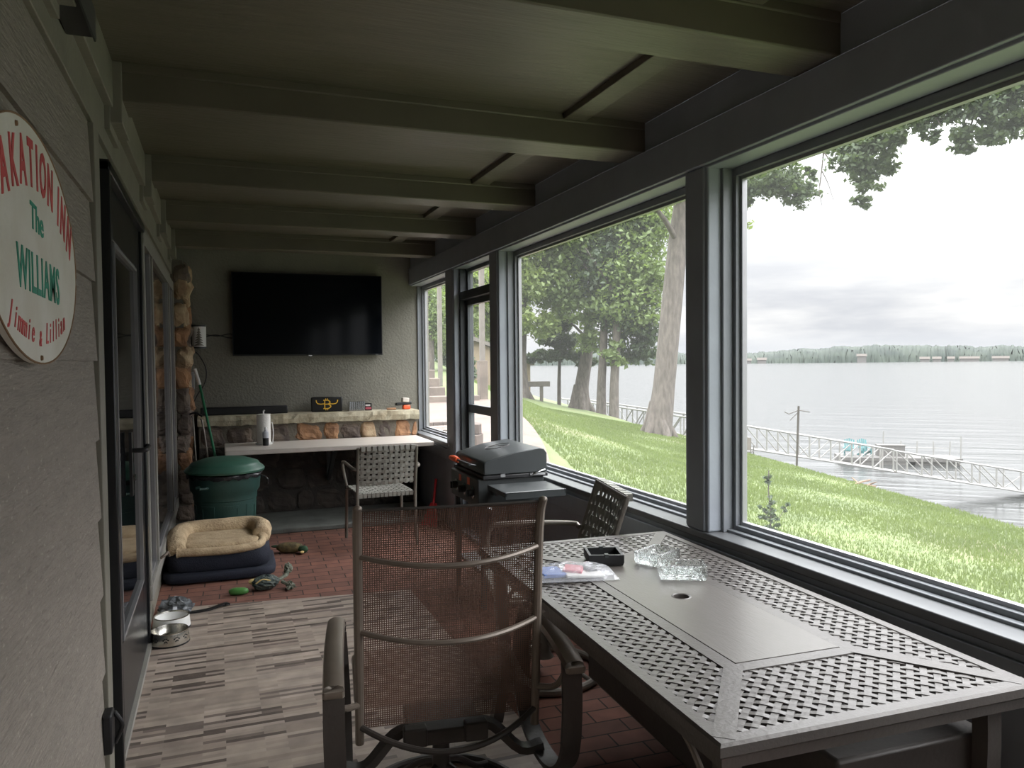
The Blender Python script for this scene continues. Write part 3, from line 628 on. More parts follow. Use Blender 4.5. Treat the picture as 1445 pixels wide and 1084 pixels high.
# black plaque with golden bull horn coin mark
t = thing('black_case', 'black case with a golden horned letter B emblem standing on the ledge', 'case', (1.02, 7.93, LZ), radians(-4))
MB().box(-.155, -.03, 0, .155, .03, .148).build('case_body', M['black'], t, bevel=.012)
e = MB(); yv = -.0315
def strok(pts, w=.010):
    pts = [Vector((p[0], yv, p[1])) for p in pts]; e.sweep(pts, [(-w/2, -.001), (w/2, -.001), (w/2, .001), (-w/2, .001)], upv=(0, 1, 0))
strok([(-.022, .118), (-.022, .030)]); strok([(-.036, .116), (.010, .116)])
strok([(-.036, .032), (.012, .032)]); strok([(-.022, .076), (.014, .076)])
strok(arc(lambda t_: (.010+.020*sin(pi*t_), .116-.040*t_), 10)); strok(arc(lambda t_: (.012+.026*sin(pi*t_), .076-.044*t_), 10))
for x in (-.012, .006): strok([(x, .116), (x, .134)], .007); strok([(x, .032), (x, .014)], .007)
for s_ in (-1, 1): strok([(s_*q[0], q[1]) for q in [(.026, .080), (.060, .077), (.088, .082), (.102, .096), (.106, .118)]], .009)
e.build('emblem', M['gold'], t, label='golden horned B emblem')
# stack of foil trays and packets on the ledge
t = thing('tray_stack', 'stack of crinkled silver trays on the ledge', 'trays', (1.31, 7.93, LZ), radians(3))
mb = MB()
for i in range(8):
    x = -.075+i*.020
    mb.add([(x, -.05, 0), (x+.012, -.05, 0), (x+.020, -.05, .095), (x+.006, -.05, .095), (x, .05, 0), (x+.012, .05, 0), (x+.020, .05, .095), (x+.006, .05, .095)], [(0,1,2,3),(7,6,5,4),(0,4,5,1),(1,5,6,2),(2,6,7,3),(3,7,4,0)])
mb.build('foil_trays', M['chrome'], t)
t = thing('lighter_pack', 'small black white and red packet beside the silver trays', 'packet', (1.435, 7.91, LZ), radians(-8))
MB().box(-.035, -.02, 0, .035, .02, .075).build('packet_body', M['black'], t, bevel=.003)
MB().box(-.03, -.022, .012, .03, -.0195, .035).build('red_band', M['pinkbag'], t); MB().box(-.03, -.022, .045, .02, -.0195, .062).build('white_band', M['white'], t)
t = thing('folded_knife', 'small tan and red folding tool lying on the ledge', 'pocket tool', (1.66, 7.86, LZ), radians(8))
MB().box(-.05, -.012, 0, .055, .012, .022).build('tool_handle', M['stone_a'], t, bevel=.008); MB().box(-.10, -.006, .002, -.04, .006, .012).build('tool_blade', M['steel'], t)
t = thing('utility_gadget', 'black and orange handheld gadget at the right end of the ledge', 'tool', (1.80, 7.90, LZ), radians(5))
MB().obox((.03, 0, .022), (.08, .06, .044)).build('gadget_base', M['orange'], t, bevel=.01)
MB().obox((.0, 0, .06), (.17, .05, .03), (0, radians(-4), 0)).build('gadget_body', M['black'], t, bevel=.008)
MB().obox((.02, 0, .098), (.07, .06, .045), (0, radians(5), 0)).build('gadget_top', M['desk'], t, bevel=.006)
# paper towels
t = thing('paper_towel_holder', 'white paper towel roll standing on the left end of the counter', 'paper towels', (.385, 7.50, CT))
MB().lathe([(.075, 0), (.075, .012), (.01, .014)], 28).build('holder_base', M['white'], t, smooth=True)
MB().lathe([(.02, .014), (.062, .014), (.062, .282), (.02, .282)], 32).build('paper_roll', M['paper'], t, smooth=True)
MB().tube(sm([(0, 0, .01), (0, 0, .28), (0, 0, .305), (.012, 0, .318)]), .007).tube(sm([(.078, 0, .01), (.085, 0, .1), (.078, 0, .19), (.07, 0, .2)]), .004).build('holder_rod', M['white'], t, smooth=True)
t = thing('spray_bottle', 'small clear and black bottle in front of the paper towel roll', 'bottle', (.395, 7.38, CT))
MB().lathe([(.026, 0), (.027, .01), (.027, .07)], 20).build('bottle_base', M['black'], t, smooth=True)
MB().lathe([(.027, .07), (.027, .12), (.012, .135), (.010, .15)], 20).build('bottle_body', mat('silver_label', (.45,.46,.5), .3), t, smooth=True)
MB().lathe([(.012, .148), (.012, .165), (.006, .17)], 16).build('bottle_cap', M['white'], t, smooth=True)

# trash can
t = thing('trash_can', 'dark green round trash can with a dome lid and black liner', 'trash can', (.035, 6.56, 0), radians(-10))
body = MB().lathe([(.205, .0), (.212, .01), (.235, .42), (.240, .425), (.242, .47), (.262, .50), (.270, .60), (.278, .605), (.278, .63), (.262, .635)], 48)
body.build('can_body', M['green'], t, smooth=True)
pn = MB()
for a in (-70, -25, 20, 65, 110, 155, 200, 245):
    for (da, z0, z1) in ((0, .06, .39),):
        a0 = radians(a-14); a1 = radians(a+14)
        def pt(a_, z_, off=.004): r_ = .212+.023*(z_-.01)/.41+off; return (r_*cos(a_), r_*sin(a_), z_)
        w_ = .05
        for (aa, bb) in ((a0, a0+w_), (a1-w_, a1)):
            pn.add([pt(aa, z0), pt(bb, z0), pt(bb, z1), pt(aa, z1), pt(aa, z0, -.004), pt(bb, z0, -.004), pt(bb, z1, -.004), pt(aa, z1, -.004)], [(0,1,2,3),(0,4,5,1),(1,5,6,2),(2,6,7,3),(3,7,4,0)])
        for (za, zb) in ((z0, z0+.02), (z1-.02, z1)):
            q = [a0+(a1-a0)*s_/5 for s_ in range(6)]
            for u_, v_ in zip(q[:-1], q[1:]): pn.add([pt(u_, za), pt(v_, za), pt(v_, zb), pt(u_, zb), pt(u_, za, -.004), pt(v_, za, -.004), pt(v_, zb, -.004), pt(u_, zb, -.004)], [(0,1,2,3),(0,4,5,1),(2,6,7,3)])
pn.build('raised_ribs', M['green'], t)
bagm = MB(); rs = random.Random(2); n = 48; vs = []
for i in range(n):
    a = 2*pi*i/n
    for r_, z in ((.262, .638), (.284+rs.uniform(-.004, .006), .628), (.286+rs.uniform(-.004, .006), .618+rs.uniform(-.008, .006)), (.283+rs.uniform(-.003, .006), .605+rs.uniform(-.018, .008))): vs.append((r_*cos(a), r_*sin(a), z))
bagm.add(vs, [(i*4+a, ((i+1) % n)*4+a, ((i+1) % n)*4+a+1, i*4+a+1) for i in range(n) for a in range(3)])
bagm.tube(sm([(.28, -.05, .60), (.32, -.06, .585), (.335, -.06, .555), (.33, -.05, .52)]), [.008]*18+[.004]).build('bin_liner', M['bag'], t, smooth=True)
lid = MB().lathe([(.262, .636), (.300, .640), (.304, .655), (.292, .672), (.268, .690), (.262, .70), (.252, .712), (.16, .742), (.08, .752), (.0001, .754)], 48)
lid.build('can_lid', M['greenlid'], t, smooth=True)
for a in (60, 240):
    mb = MB()
    c_ = Vector((.278*cos(radians(a)), .278*sin(radians(a)), .54))
    mb.tube(sm([c_+Vector((-.04, .02, 0)), c_+Vector((.03, .03, .01)), c_+Vector((.05, -.02, 0)), c_+Vector((.0, -.05, 0))]), .011)
    mb.build('side_handle', M['green'], t, smooth=True)
# tools leaning in the corner
t = thing('broom', 'green handled broom with a white grip leaning on the pillar', 'broom', (0, 0, 0))
MB().cyl((-.165, 7.78, 1.30), (-.205, 7.80, 1.45), .016).build('grip', M['white'], t, smooth=True)
MB().cyl((-.165, 7.78, 1.30), (.045, 7.17, .23), .012).build('handle', M['broomgreen'], t, smooth=True)
MB().add([(-.06, 7.08, .046), (.15, 7.08, .046), (.11, 7.12, .24), (-.02, 7.12, .24), (-.06, 7.17, .046), (.15, 7.17, .046), (.11, 7.16, .25), (-.02, 7.16, .25)], [(0,1,2,3),(7,6,5,4),(0,4,5,1),(1,5,6,2),(2,6,7,3),(3,7,4,0)]).build('bristle_head', M['black'], t)
t = thing('pet_waste_rake', 'dark wire handled scoop rake standing behind the trash can', 'rake', (0, 0, 0))
MB().tube(sm([(-.235, 7.52, 1.02), (-.22, 7.50, .98), (-.20, 7.45, .60), (-.17, 7.42, .10)]), .007).tube(sm([(-.16, 7.50, 1.0), (-.14, 7.48, .95), (-.10, 7.43, .60), (-.09, 7.40, .10)]), .007).build('wire_handles', M['tubegrey'], t, smooth=True)
MB().tube(sm([(-.25, 7.53, 1.04), (-.2, 7.52, 1.055), (-.14, 7.50, 1.02)]), .010).build('top_grip', M['black'], t, smooth=True)
MB().box(-.20, 7.36, .046, -.06, 7.46, .13).build('scoop_pan', M['black'], t)

# ================================================================ FURNITURE
def weave(mb, fn, U, V, nu, nv, wu=.78, wv=.78, amp=.004, th=.0022, sub=2):
    """flat straps woven over and under: fn(u, v) -> (point, normal); nu straps run along v, nv straps run along u"""
    du, dv = U/nu, V/nv
    def strap(along_u, idx):
        n = nu if along_u else nv; c = (idx+.5)*(dv if along_u else du); hw = (dv*wv if along_u else du*wu)/2
        pts = []; m = n*sub
        for s_ in range(m+1):
            q = s_/m*(U if along_u else V); ph = (s_/sub - .5)
            h_ = amp*cos(pi*ph)*(1 if idx % 2 == 0 else -1)*(1 if along_u else -1)
            pts.append((q, h_))
        vs = []
        for q, h_ in pts:
            for a, b in ((-hw, -th), (hw, -th), (hw, th), (-hw, th)):
                u, v = (q, c+a) if along_u else (c+a, q)
                p, nn = fn(u, v); vs.append(p + nn*(h_+b))
        fs = []
        for s_ in range(m):
            for a in range(4): b = (a+1) % 4; fs.append((s_*4+a, s_*4+b, s_*4+4+b, s_*4+4+a))
        fs += [(3,2,1,0), tuple(m*4+a for a in range(4))]
        mb.add(vs, fs)
    for j in range(nv): strap(True, j)
    for i in range(nu): strap(False, i)

def strap_chair(label, loc, rz, swivel=False, group=None, bh=.36, bw=.46, lean=.10):
    t = thing('strap_chair', label, 'chair', loc, rz, group)
    hw = bw/2+.012; sz = .43; tz = sz+.07+bh+.02
    def side(sx):
        x = sx*hw
        if swivel:
            return MB().tube(sm([(x, .24, sz), (x, -.16, sz-.01), (x, -.215, sz+.07), (x, -.215-lean, tz)]), .013)
        return MB().tube(sm([(x, -.215-lean, tz), (x, -.225, sz+.08), (x, -.215, sz-.02), (x, -.22, .20), (x*1.02, -.24, .002)]), .013)
    for sx in (-1, 1):
        side(sx).build('back_leg' if not swivel else 'side_rail', M['tubegrey'], t, smooth=True)
        if not swivel:
            MB().tube([(sx*hw, .23, sz-.01), (sx*hw*1.02, .25, .002)], .013).build('front_leg', M['tubegrey'], t, smooth=True)
        x = sx*(hw+.035)
        MB().tube(sm([(sx*hw, -.245, sz+.21), (x, -.20, sz+.225), (x, .12, sz+.235), (x, .22, sz+.20), (sx*hw, .235, sz+.02)]), .013).build('armrest', M['tubegrey'], t, smooth=True)
    MB().tube([(-hw, .235, sz), (hw, .235, sz)], .012).build('seat_rail', M['tubegrey'], t, smooth=True)
    MB().tube([(-hw, -.19, sz-.005), (hw, -.19, sz-.005)], .012).build('seat_rail', M['tubegrey'], t, smooth=True)
    MB().tube([(-hw, -.205, sz+.1), (hw, -.205, sz+.1)], .01).build('back_rail', M['tubegrey'], t, smooth=True)
    MB().tube([(-hw, -.215-lean, tz-.006), (hw, -.215-lean, tz-.006)], .012).build('top_rail', M['tubegrey'], t, smooth=True)
    w = MB(); rl = sqrt(lean**2+bh**2)
    def fb(u, v):
        k = v/bh; bow = .028*(1-((u-bw/2)/(bw/2))**2)
        return Vector((u-bw/2, -.215-lean*(k*bh+.05)/(bh+.07)-bow, sz+.085+v)), Vector((0, -1, -.25)).normalized()
    weave(w, fb, bw, bh, 10, 7, .60, .62, .004)
    for i in range(10):      # straps wrap the top rail
        x = -bw/2+(i+.5)*bw/10
        w.obox((x, -.215-lean-.012, tz-.008), (bw/10*.72, .036, .034))
    w.build('back_straps', M['strap'], t)
    w = MB()
    def fs_(u, v):
        dip = .03*(1-((u-bw/2)/(bw/2))**2)*(1-((v-.2)/.22)**2*.6)
        return Vector((u-bw/2, -.185+v, sz+.012-dip)), Vector((0, 0, 1))
    weave(w, fs_, bw, .42, 13, 10, .80, .80, .0045)
    for i in range(13): w.obox((-bw/2+(i+.5)*bw/13, .235, sz), (bw/13*.8, .034, .034)); w.obox((-bw/2+(i+.5)*bw/13, -.192, sz-.005), (bw/13*.8, .034, .034))
    w.build('seat_straps', M['strap'], t)
    if swivel: ring_base(t, sz-.03, M['tubegrey'], .27)
    return t
def ring_base(t, top, m, R):
    MB().lathe([(.0, top-.045), (.12, top-.04), (.12, top-.015), (.0, top-.012)], 24).box(-.24, -.03, top-.02, .24, .03, top+.01).build('swivel_plate', m, t)
    MB().lathe([(.05, .08), (.032, .11), (.028, top-.05), (.05, top-.04)], 20).build('swivel_post', m, t, smooth=True)
    MB().tube([(R*cos(2*pi*k/40), R*sin(2*pi*k/40), .019) for k in range(40)], .018, 10, closed=True).build('base_ring', m, t, smooth=True)
    for k in range(4):
        a = pi/4+k*pi/2
        MB().tube(sm([(.03*cos(a), .03*sin(a), .15), (.10*cos(a), .10*sin(a), .12), (.2*cos(a), .2*sin(a), .05), (R*cos(a), R*sin(a), .022)]), .011).build('base_spoke', m, t, smooth=True)

strap_chair('grey woven strap chair pushed up to the pale counter', (1.245, 6.36, 0), radians(2), bh=.30, bw=.45, lean=.06)
strap_chair('grey woven strap chair leaning back by the low window wall beyond the patio table', (1.43, 3.36, 0), radians(78), True, bh=.36, bw=.48, lean=.13)

# ---- sling chair in the foreground
t = thing('sling_swivel_chair', 'brown mesh sling swivel chair with bronze arms in the foreground', 'chair', (.675, 2.47, 0), radians(-8))
bx = .272
def back_y(z): return -.215-.085*((z-.40)/.68)-.03*max(0, (z-.98)/.1)**2
for sx in (-1, 1):
    pts = [(sx*bx, back_y(z), z) for z in (.350, .47, .65, .80, .95, 1.04, 1.085)]
    MB().tube(sm(pts, 4), .0135).blob((sx*bx, back_y(1.085)-.001, 1.085), (.0138, .0138, .010)).build('back_tube', M['bronze'], t, smooth=True)
    MB().tube(sm([(sx*bx, -.20, .47), (sx*bx, -.05, .43), (sx*bx, .18, .445), (sx*bx, .27, .43), (sx*bx, .29, .40)]), .0135).build('seat_rail', M['bronze'], t, smooth=True)
def sheet(name, pts, hw_, bow, m, parent):
    """pts: (y, z) along the sheet; UVs in metres"""
    nu = 14; vs = []; uvs = []; L = 0; rows = []
    for i, (y, z) in enumerate(pts):
        if i: L += sqrt((y-pts[i-1][0])**2+(z-pts[i-1][1])**2)
        for j in range(nu+1):
            q = j/nu*2-1; b = bow*(1-q*q)*sin(pi*min(1, max(0, i/(len(pts)-1))))**.5
            vs.append((q*hw_, y+b*.9, z-b*.2)); uvs.append((j/nu*2*hw_, L))
    fs = [(i*(nu+1)+j, i*(nu+1)+j+1, (i+1)*(nu+1)+j+1, (i+1)*(nu+1)+j) for i in range(len(pts)-1) for j in range(nu)]
    me = bpy.data.meshes.new(name); me.from_pydata(vs, [], fs); ul = me.uv_layers.new(name='UVMap')
    for lp in me.loops: ul.data[lp.index].uv = uvs[lp.vertex_index]
    me.shade_smooth(); me.materials.append(m); o = bpy.data.objects.new(name, me); COL.objects.link(o); o.parent = parent; return o
sheet('back_sling', [(back_y(z), z) for z in np.linspace(.398, 1.078, 16)], bx-.006, .02, M['sling'], t)
sheet('seat_sling', [(-.20+.47*k_/10, .45-.012*sin(pi*k_/10)) for k_ in range(11)], bx-.006, 0, M['sling'], t)
zt = 1.078; MB().tube([(x, back_y(zt)-.001, zt+.0012*cos(x*700)) for x in np.linspace(-bx+.01, bx-.01, 60)], .0045, 8).build('top_hem', M['chairdark'], t, smooth=True)
for z, bw_, dz in ((.935, .085, -.02), (.705, .09, -.02)):
    MB().tube([(q*bx*.97, back_y(z)-.006-bw_*(1-q*q), z+dz*(1-q*q)) for q in np.linspace(-1, 1, 19)], .0085, 8).build('back_brace', M['bronze'], t, smooth=True)
MB().tube([(q*bx*.98, back_y(.43)-.004-.10*(1-q*q), .405-.055*(1-q*q)) for q in np.linspace(-1, 1, 19)], .0095, 8).build('lower_hoop', M['chairdark'], t, smooth=True)
for sx in (-1, 1):
    x = sx*.345
    pr = [(-.030, -.010), (-.026, .010), (-.012, .017), (.012, .017), (.026, .010), (.030, -.010), (.024, -.018), (-.024, -.018)]
    MB().sweep(sm([(x, -.405, .585), (x, -.39, .607), (x, -.20, .625), (x*.985, .02, .628), (x*.97, .13, .612), (x*.97, .15, .59)], 5), pr).build('armrest', M['bronze'], t, smooth=True, angle=50)
    MB().sweep(sm([(x, -.37, .60), (x, -.375, .45), (x*.985, -.35, .30), (x*.95, -.24, .22), (x*.93, -.02, .21), (x*.93, .14, .28), (x*.95, .20, .44), (x*.97, .15, .58), (x*.97, .10, .612)], 6), [(-.030, -.008), (.030, -.008), (.030, .008), (-.030, .008)], upv=(1, 0, 0) if False else (0, .001, 1)).build('arm_loop', M['chairdark'], t, smooth=True, angle=30)
    MB().tube(sm([(x, -.33, .57), (x*.93, -.29, .50), (sx*bx, back_y(.47), .475)]), .010).build('arm_bracket', M['bronze'], t, smooth=True)
    MB().sweep(sm([(sx*.325, -.10, .225), (sx*.25, -.10, .22), (sx*.16, -.08, .30), (sx*.08, -.07, .315)], 4), [(-.022, -.012), (.022, -.012), (.022, .012), (-.022, .012)]).build('cross_arm', M['chairdark'], t, smooth=True)
MB().box(-.12, -.13, .275, .12, .10, .325).box(-.135, -.145, .28, -.06, -.10, .34).box(.06, -.145, .28, .135, -.10, .34).build('rocker_mechanism', M['chairdark'], t, bevel=.006)
ring_base(t, .285, M['chairdark'], .28)
for n_ in [o for o in t.children if o.name.startswith('swivel_plate')]: bpy.data.objects.remove(n_)

# ---- patio table
TZ = .72; TW, TL = .44, .88
t = thing('patio_table', 'rectangular cast metal patio table with a basketweave lattice top by the window', 'table', (1.405, 2.14, 0), radians(-2.3))
def tloc(x, y, z=0): 
    a = radians(-2.3); return Vector((1.405+x*cos(a)-y*sin(a), 2.14+x*sin(a)+y*cos(a), z))
rim = MB(); rw = .040
pr = [(-rw, 0), (-rw+.004, .004) , (-.006, .004), (0, -.002), (.001, -.022), (-.008, -.03), (-.012, -.055), (-.018, -.055), (-.018, -.02), (-rw, -.012)]
vs = []; cor = [(-1,-1),(1,-1),(1,1),(-1,1)]
for sx, sy in cor:
    for a, b in pr: vs.append((sx*(TW+a), sy*(TL+a), TZ-.004+b))
m_ = len(pr); rim.add(vs, [(k_*m_+a, ((k_+1) % 4)*m_+a, ((k_+1) % 4)*m_+(a+1) % m_, k_*m_+(a+1) % m_) for k_ in range(4) for a in range(m_)])
rim.build('table_rim', M['table'], t, smooth=True, angle=30)
PX, PY, SW = .165, .535, .042
fr = MB()
def flat(pts, z0=TZ-.016, z1=TZ): fr.prism(pts, z0, z1)
flat([(-PX-SW, -PY-SW), (PX+SW, -PY-SW), (PX+SW, -PY), (-PX-SW, -PY)]); flat([(-PX-SW, PY), (PX+SW, PY), (PX+SW, PY+SW), (-PX-SW, PY+SW)])
flat([(-PX-SW, -PY), (-PX, -PY), (-PX, PY), (-PX-SW, PY)]); flat([(PX, -PY), (PX+SW, -PY), (PX+SW, PY), (PX, PY)])
for sx, sy in cor:
    a = Vector((sx*(PX+SW*.5), sy*(PY+SW*.5))); b = Vector((sx*(TW-rw*.6), sy*(TL-rw*.6))); d_ = (b-a).normalized(); n_ = Vector((-d_.y, d_.x))*.024
    q = [a+n_, a-n_, b-n_, b+n_]
    if sx*sy < 0: q = q[::-1]
    flat([tuple(x) for x in q], TZ-.015, TZ+.0008)
fr.build('table_ribs', M['table'], t)
lat = MB(); p_ = .0300; sw_ = .0165/2; am = .0011; r2 = sqrt(.5)
d1 = (r2, r2); d2 = (r2, -r2); K = int((TW+TL)/p_*1.0)+4
prof_t = [(-.5, 0), (-.28, .85), (.28, .85), (.5, 0)]
for i in range(-K, K+1):
    for j in range(-K, K+1):
        cx = (i*d1[0]+j*d2[0])*p_; cy = (i*d1[1]+j*d2[1])*p_
        if abs(cx) > TW-rw*.75 or abs(cy) > TL-rw*.75: continue
        if abs(cx) < PX+SW*.55 and abs(cy) < PY+SW*.55: continue
        s_ = 1 if (i+j) % 2 == 0 else -1
        for dd, nn, sg in ((d1, d2, s_), (d2, d1, -s_)):
            vs = []
            for u_, h_ in prof_t:
                px_, py_ = cx+dd[0]*u_*p_, cy+dd[1]*u_*p_; z_ = TZ-.0045+am*h_*sg
                for w_, dz in ((-sw_, -.0022), (sw_, -.0022), (sw_, .0012), (-sw_, .0012)):
                    vs.append((px_+nn[0]*w_, py_+nn[1]*w_, z_+dz))
            fs = []
            for q in range(3):
                for a in range(1, 4): b = (a+1) % 4; fs.append((q*4+a, q*4+b, q*4+4+b, q*4+4+a))
            lat.add(vs, fs)
me = bpy.data.meshes.new('lattice_top'); me.from_pydata(lat.v, [], lat.f); me.update(); me.materials.append(M['table'])
o = bpy.data.objects.new('lattice_top', me); COL.objects.link(o); o.parent = t
g_ = .0025; pan = MB(); c_ = .03
def ring_with_hole(mb, hx, hy, z0, z1, R=.026, n=32):
    outer = []
    for k_ in range(n):
        a = 2*pi*k_/n; ca, sa = cos(a), sin(a); q = min(hx/abs(ca) if abs(ca) > 1e-6 else 1e9, hy/abs(sa) if abs(sa) > 1e-6 else 1e9)
        outer.append((ca*q, sa*q))
    # snap nearest directions to the corners
    for sx, sy in cor:
        k_ = min(range(n), key=lambda i: (outer[i][0]-sx*hx)**2+(outer[i][1]-sy*hy)**2); outer[k_] = (sx*hx, sy*hy)
    vs = [(x, y, z1) for x, y in outer]+[(R*cos(2*pi*k_/n), R*sin(2*pi*k_/n), z1) for k_ in range(n)]+[(x, y, z0) for x, y in outer]+[(R*cos(2*pi*k_/n), R*sin(2*pi*k_/n), z0) for k_ in range(n)]
    fs = []
    for k_ in range(n):
        l = (k_+1) % n; fs += [(k_, l, n+l, n+k_), (n+k_, n+l, 3*n+l, 3*n+k_), (2*n+k_, k_, l, 2*n+l)[:4]]
    mb.add(vs, fs)
ring_with_hole(pan, PX-g_, PY-g_, TZ-.02, TZ+.0012)
pan.build('burner_cover', M['tablepanel'], t)
MB().lathe([(.0255, TZ-.03), (.0255, TZ+.001), (.030, TZ+.003), (.033, TZ+.0012), (.033, TZ-.0)], 32, caps=False).build('hole_ring', M['table'], t, smooth=True)
MB().box(-.06, -.78, .22, .40, .62, TZ-.15).build('tank_housing', M['chairdark'], t, bevel=.01)  # dark box added to make the space under the tabletop read as shade
for sx, sy in cor:
    x, y = sx*(TW-.07), sy*(TL-.08)
    MB().sweep(sm([(x, y, TZ-.03), (x, y, .5), (x*.96, y*.98, .25), (x*1.02, y*1.01, .08), (x*1.05, y*1.02, .001)]), [(-.022, -.022), (.022, -.022), (.022, .022), (-.022, .022)], upv=(0, 1, 0)).build('leg', M['table'], t, smooth=True, angle=40)
    MB().tube(sm([(x*.99, y*.95, .50), (x*.985, y*.80, .60), (x*.98, y*.62, .655), (x*.97, y*.52, .67)]), .008).build('leg_brace', M['bronze'], t, smooth=True)
MB().box(-TW+.02, -TL+.03, TZ-.05, -TW+.035, TL-.03, TZ-.012).box(TW-.035, -TL+.03, TZ-.05, TW-.02, TL-.03, TZ-.012).box(-TW+.03, -TL+.02, TZ-.05, TW-.03, -TL+.035, TZ-.012).box(-TW+.03, TL-.035, TZ-.05, TW-.03, TL-.02, TZ-.012).build('apron', M['chairdark'], t)

# things on the table
def ashtray(name, label, pos, rz, w, dp, h_, m, cat='ashtray', wall=.012):
    t = thing(name, label, cat, (pos.x, pos.y, TZ+.0035), rz); b = MB()
    a, c = w/2, dp/2; wa = wall; vs = []
    L = [(a*.94, c*.94, 0), (a, c, h_*.3), (a, c, h_), (a-wa, c-wa, h_), (a-wa*1.25, c-wa*1.25, h_*.35), (0, 0, h_*.32)]
    for A, B, z in L[:-1]: vs += [(-A, -B, z), (A, -B, z), (A, B, z), (-A, B, z)]
    fs = [(3,2,1,0)]
    for q in range(4):
        for k_ in range(4): l = (k_+1) % 4; fs.append((q*4+k_, q*4+l, q*4+4+l, q*4+4+k_))
    fs.append((16, 17, 18, 19)); b.add(vs, fs)
    return t, b
t, b = ashtray('ashtray', 'square matt black ashtray on the burner cover', tloc(-.055, .475), radians(-18), .135, .135, .042, M['black'])
b.build('ashtray_body', M['black'], t, bevel=.002)
for y_ in (-.0625, .0625): MB().obox((0, y_, .040), (.014, .018, .012)).build('cigarette_rest', M['blackmetal'], t)
t, b = ashtray('glass_ashtray', 'clear cut glass ashtray farthest from the camera, next to the black ashtray', tloc(.135, .40), radians(28), .150, .115, .048, M['glass'])
b.build('glass_body', M['glass'], t, bevel=.003)
t, b = ashtray('glass_ashtray', 'clear cut glass ashtray nearest the round hole in the table', tloc(.118, .195), radians(-27), .165, .110, .050, M['glass'])
b.build('glass_body', M['glass'], t, bevel=.003)
# zip bag
c_ = tloc(-.235, .345); t = thing('zip_bag', 'clear zip bag with blue and red wrappers on the table edge', 'bag', (c_.x, c_.y, TZ+.003), radians(-15))
rs = random.Random(4); nx, ny = 16, 10; top = []; bot = []
for j in range(ny+1):
    for i in range(nx+1):
        x = -.15+.30*i/nx; y = -.085+.17*j/ny; e_ = (1-(2*i/nx-1)**2)*(1-(2*j/ny-1)**2)
        top.append((x, y, .003+.042*e_**.6+rs.uniform(-.003, .004)*(e_ > .02))); bot.append((x, y, .0005))
b = MB(); W1 = nx+1
b.add(top+bot, [(j*W1+i, j*W1+i+1, (j+1)*W1+i+1, (j+1)*W1+i) for j in range(ny) for i in range(nx)]+[(W1*(ny+1)+(j+1)*W1+i, W1*(ny+1)+(j+1)*W1+i+1, W1*(ny+1)+j*W1+i+1, W1*(ny+1)+j*W1+i) for j in range(ny) for i in range(nx)])
b.build('bag_film', M['clearbag'], t)
for n_, c3, s3, m3, r3 in (('blue_wrapper', (-.085, .0, .014), (.09, .11, .014), M['bluebag'], .2), ('red_wrapper', (.0, .01, .018), (.07, .08, .016), M['pinkbag'], -.3), ('white_wrapper', (.03, -.02, .010), (.14, .08, .010), M['white'], .1), ('dark_wrapper', (.07, .02, .018), (.06, .05, .012), M['black'], .4)):
    MB().obox(c3, s3, (0, .05, r3)).build(n_, m3, t, bevel=.003)

# ---- griddle on a cart
t = thing('griddle', 'black tabletop gas griddle with a hinged hood and orange handle grip on a cart', 'griddle', (1.665, 4.625, 0))
x0, x1, y0, y1 = -.195, .215, -.295, .295
lid = MB(); pr = [(x0, .815), (x0, .885), (x0+.012, .898), (x0+.20, .945), (x1-.05, .965), (x1-.02, .958), (x1, .93), (x1, .815)]
n = len(pr); lid.add([(a, y0, b) for a, b in pr]+[(a, y1, b) for a, b in pr], [tuple(range(n)), tuple(reversed(range(n, 2*n)))]+[(i, n+i, n+(i+1) % n, (i+1) % n) for i in range(n)])
lid.build('hood', M['blackmetal'], t, bevel=.006, angle=50)
MB().tube([(-.0+.085*cos(a)*1.0, .0+.065*sin(a), .953+.085*cos(a)*.17) for a in np.linspace(.3, 5.6, 30)], .0022, 6).tube([(.06, -.04, .962), (0, .02, .9535), (-.05, .05, .944)], .002, 6).build('hood_emblem', M['chairdark'], t)
MB().box(x0-.01, y0-.01, .79, x1, y1+.01, .812).build('griddle_plate', M['black'], t, bevel=.003)
MB().box(x0-.035, y0+.01, .62, x1-.02, y1-.01, .79).build('griddle_body', M['blackmetal'], t, bevel=.006)
MB().tube([(x0-.01, -.17, .86), (x0-.055, -.17, .87)], .006).tube([(x0-.01, .17, .86), (x0-.055, .17, .87)], .006).tube([(x0-.055, -.19, .87), (x0-.055, .19, .87)], .008).build('hood_handle', M['blackmetal'], t, smooth=True)
MB().tube([(x0-.055, .06, .87), (x0-.056, .12, .872), (x0-.055, .17, .87), (x0-.055, .22, .868)], [.016, .02, .019, .015]).build('handle_grip', M['orange'], t, smooth=True, label='orange rubber handle grip')
for y in (-.19, -.02, .15):
    MB().lathe([(.036, 0), (.036, .006), (.026, .008)], 24, (x0-.035, y, .70), rot=Euler((0, -pi/2, 0)).to_matrix()).build('knob_bezel', M['chrome'], t, smooth=True)
    MB().lathe([(.024, .006), (.022, .034), (.0, .036)], 20, (x0-.035, y, .70), rot=Euler((0, -pi/2, 0)).to_matrix()).box(x0-.08, y-.004, .678, x0-.068, y+.004, .722).build('burner_knob', M['black'], t, smooth=True)
MB().box(x0-.0365, -.12, .735, x0-.034, -.07, .78).build('warning_sticker', M['orange'], t)
MB().box(x0-.0365, .06, .735, x0-.034, .10, .775).build('warning_sticker', M['orange'], t)
MB().tube(sm([(x1-.10, y0-.01, .805), (x1-.09, y0-.02, .812), (x1-.05, y0-.022, .826), (x1-.02, y0-.01, .83)]), .005).box(x1-.12, y0-.016, .80, x1-.02, y0-.009, .815).build('hinge', M['chrome'], t)
MB().box(x0+.1, y0-.013, .80, x0+.13, y0-.006, .82).build('hood_stop', M['chrome'], t)
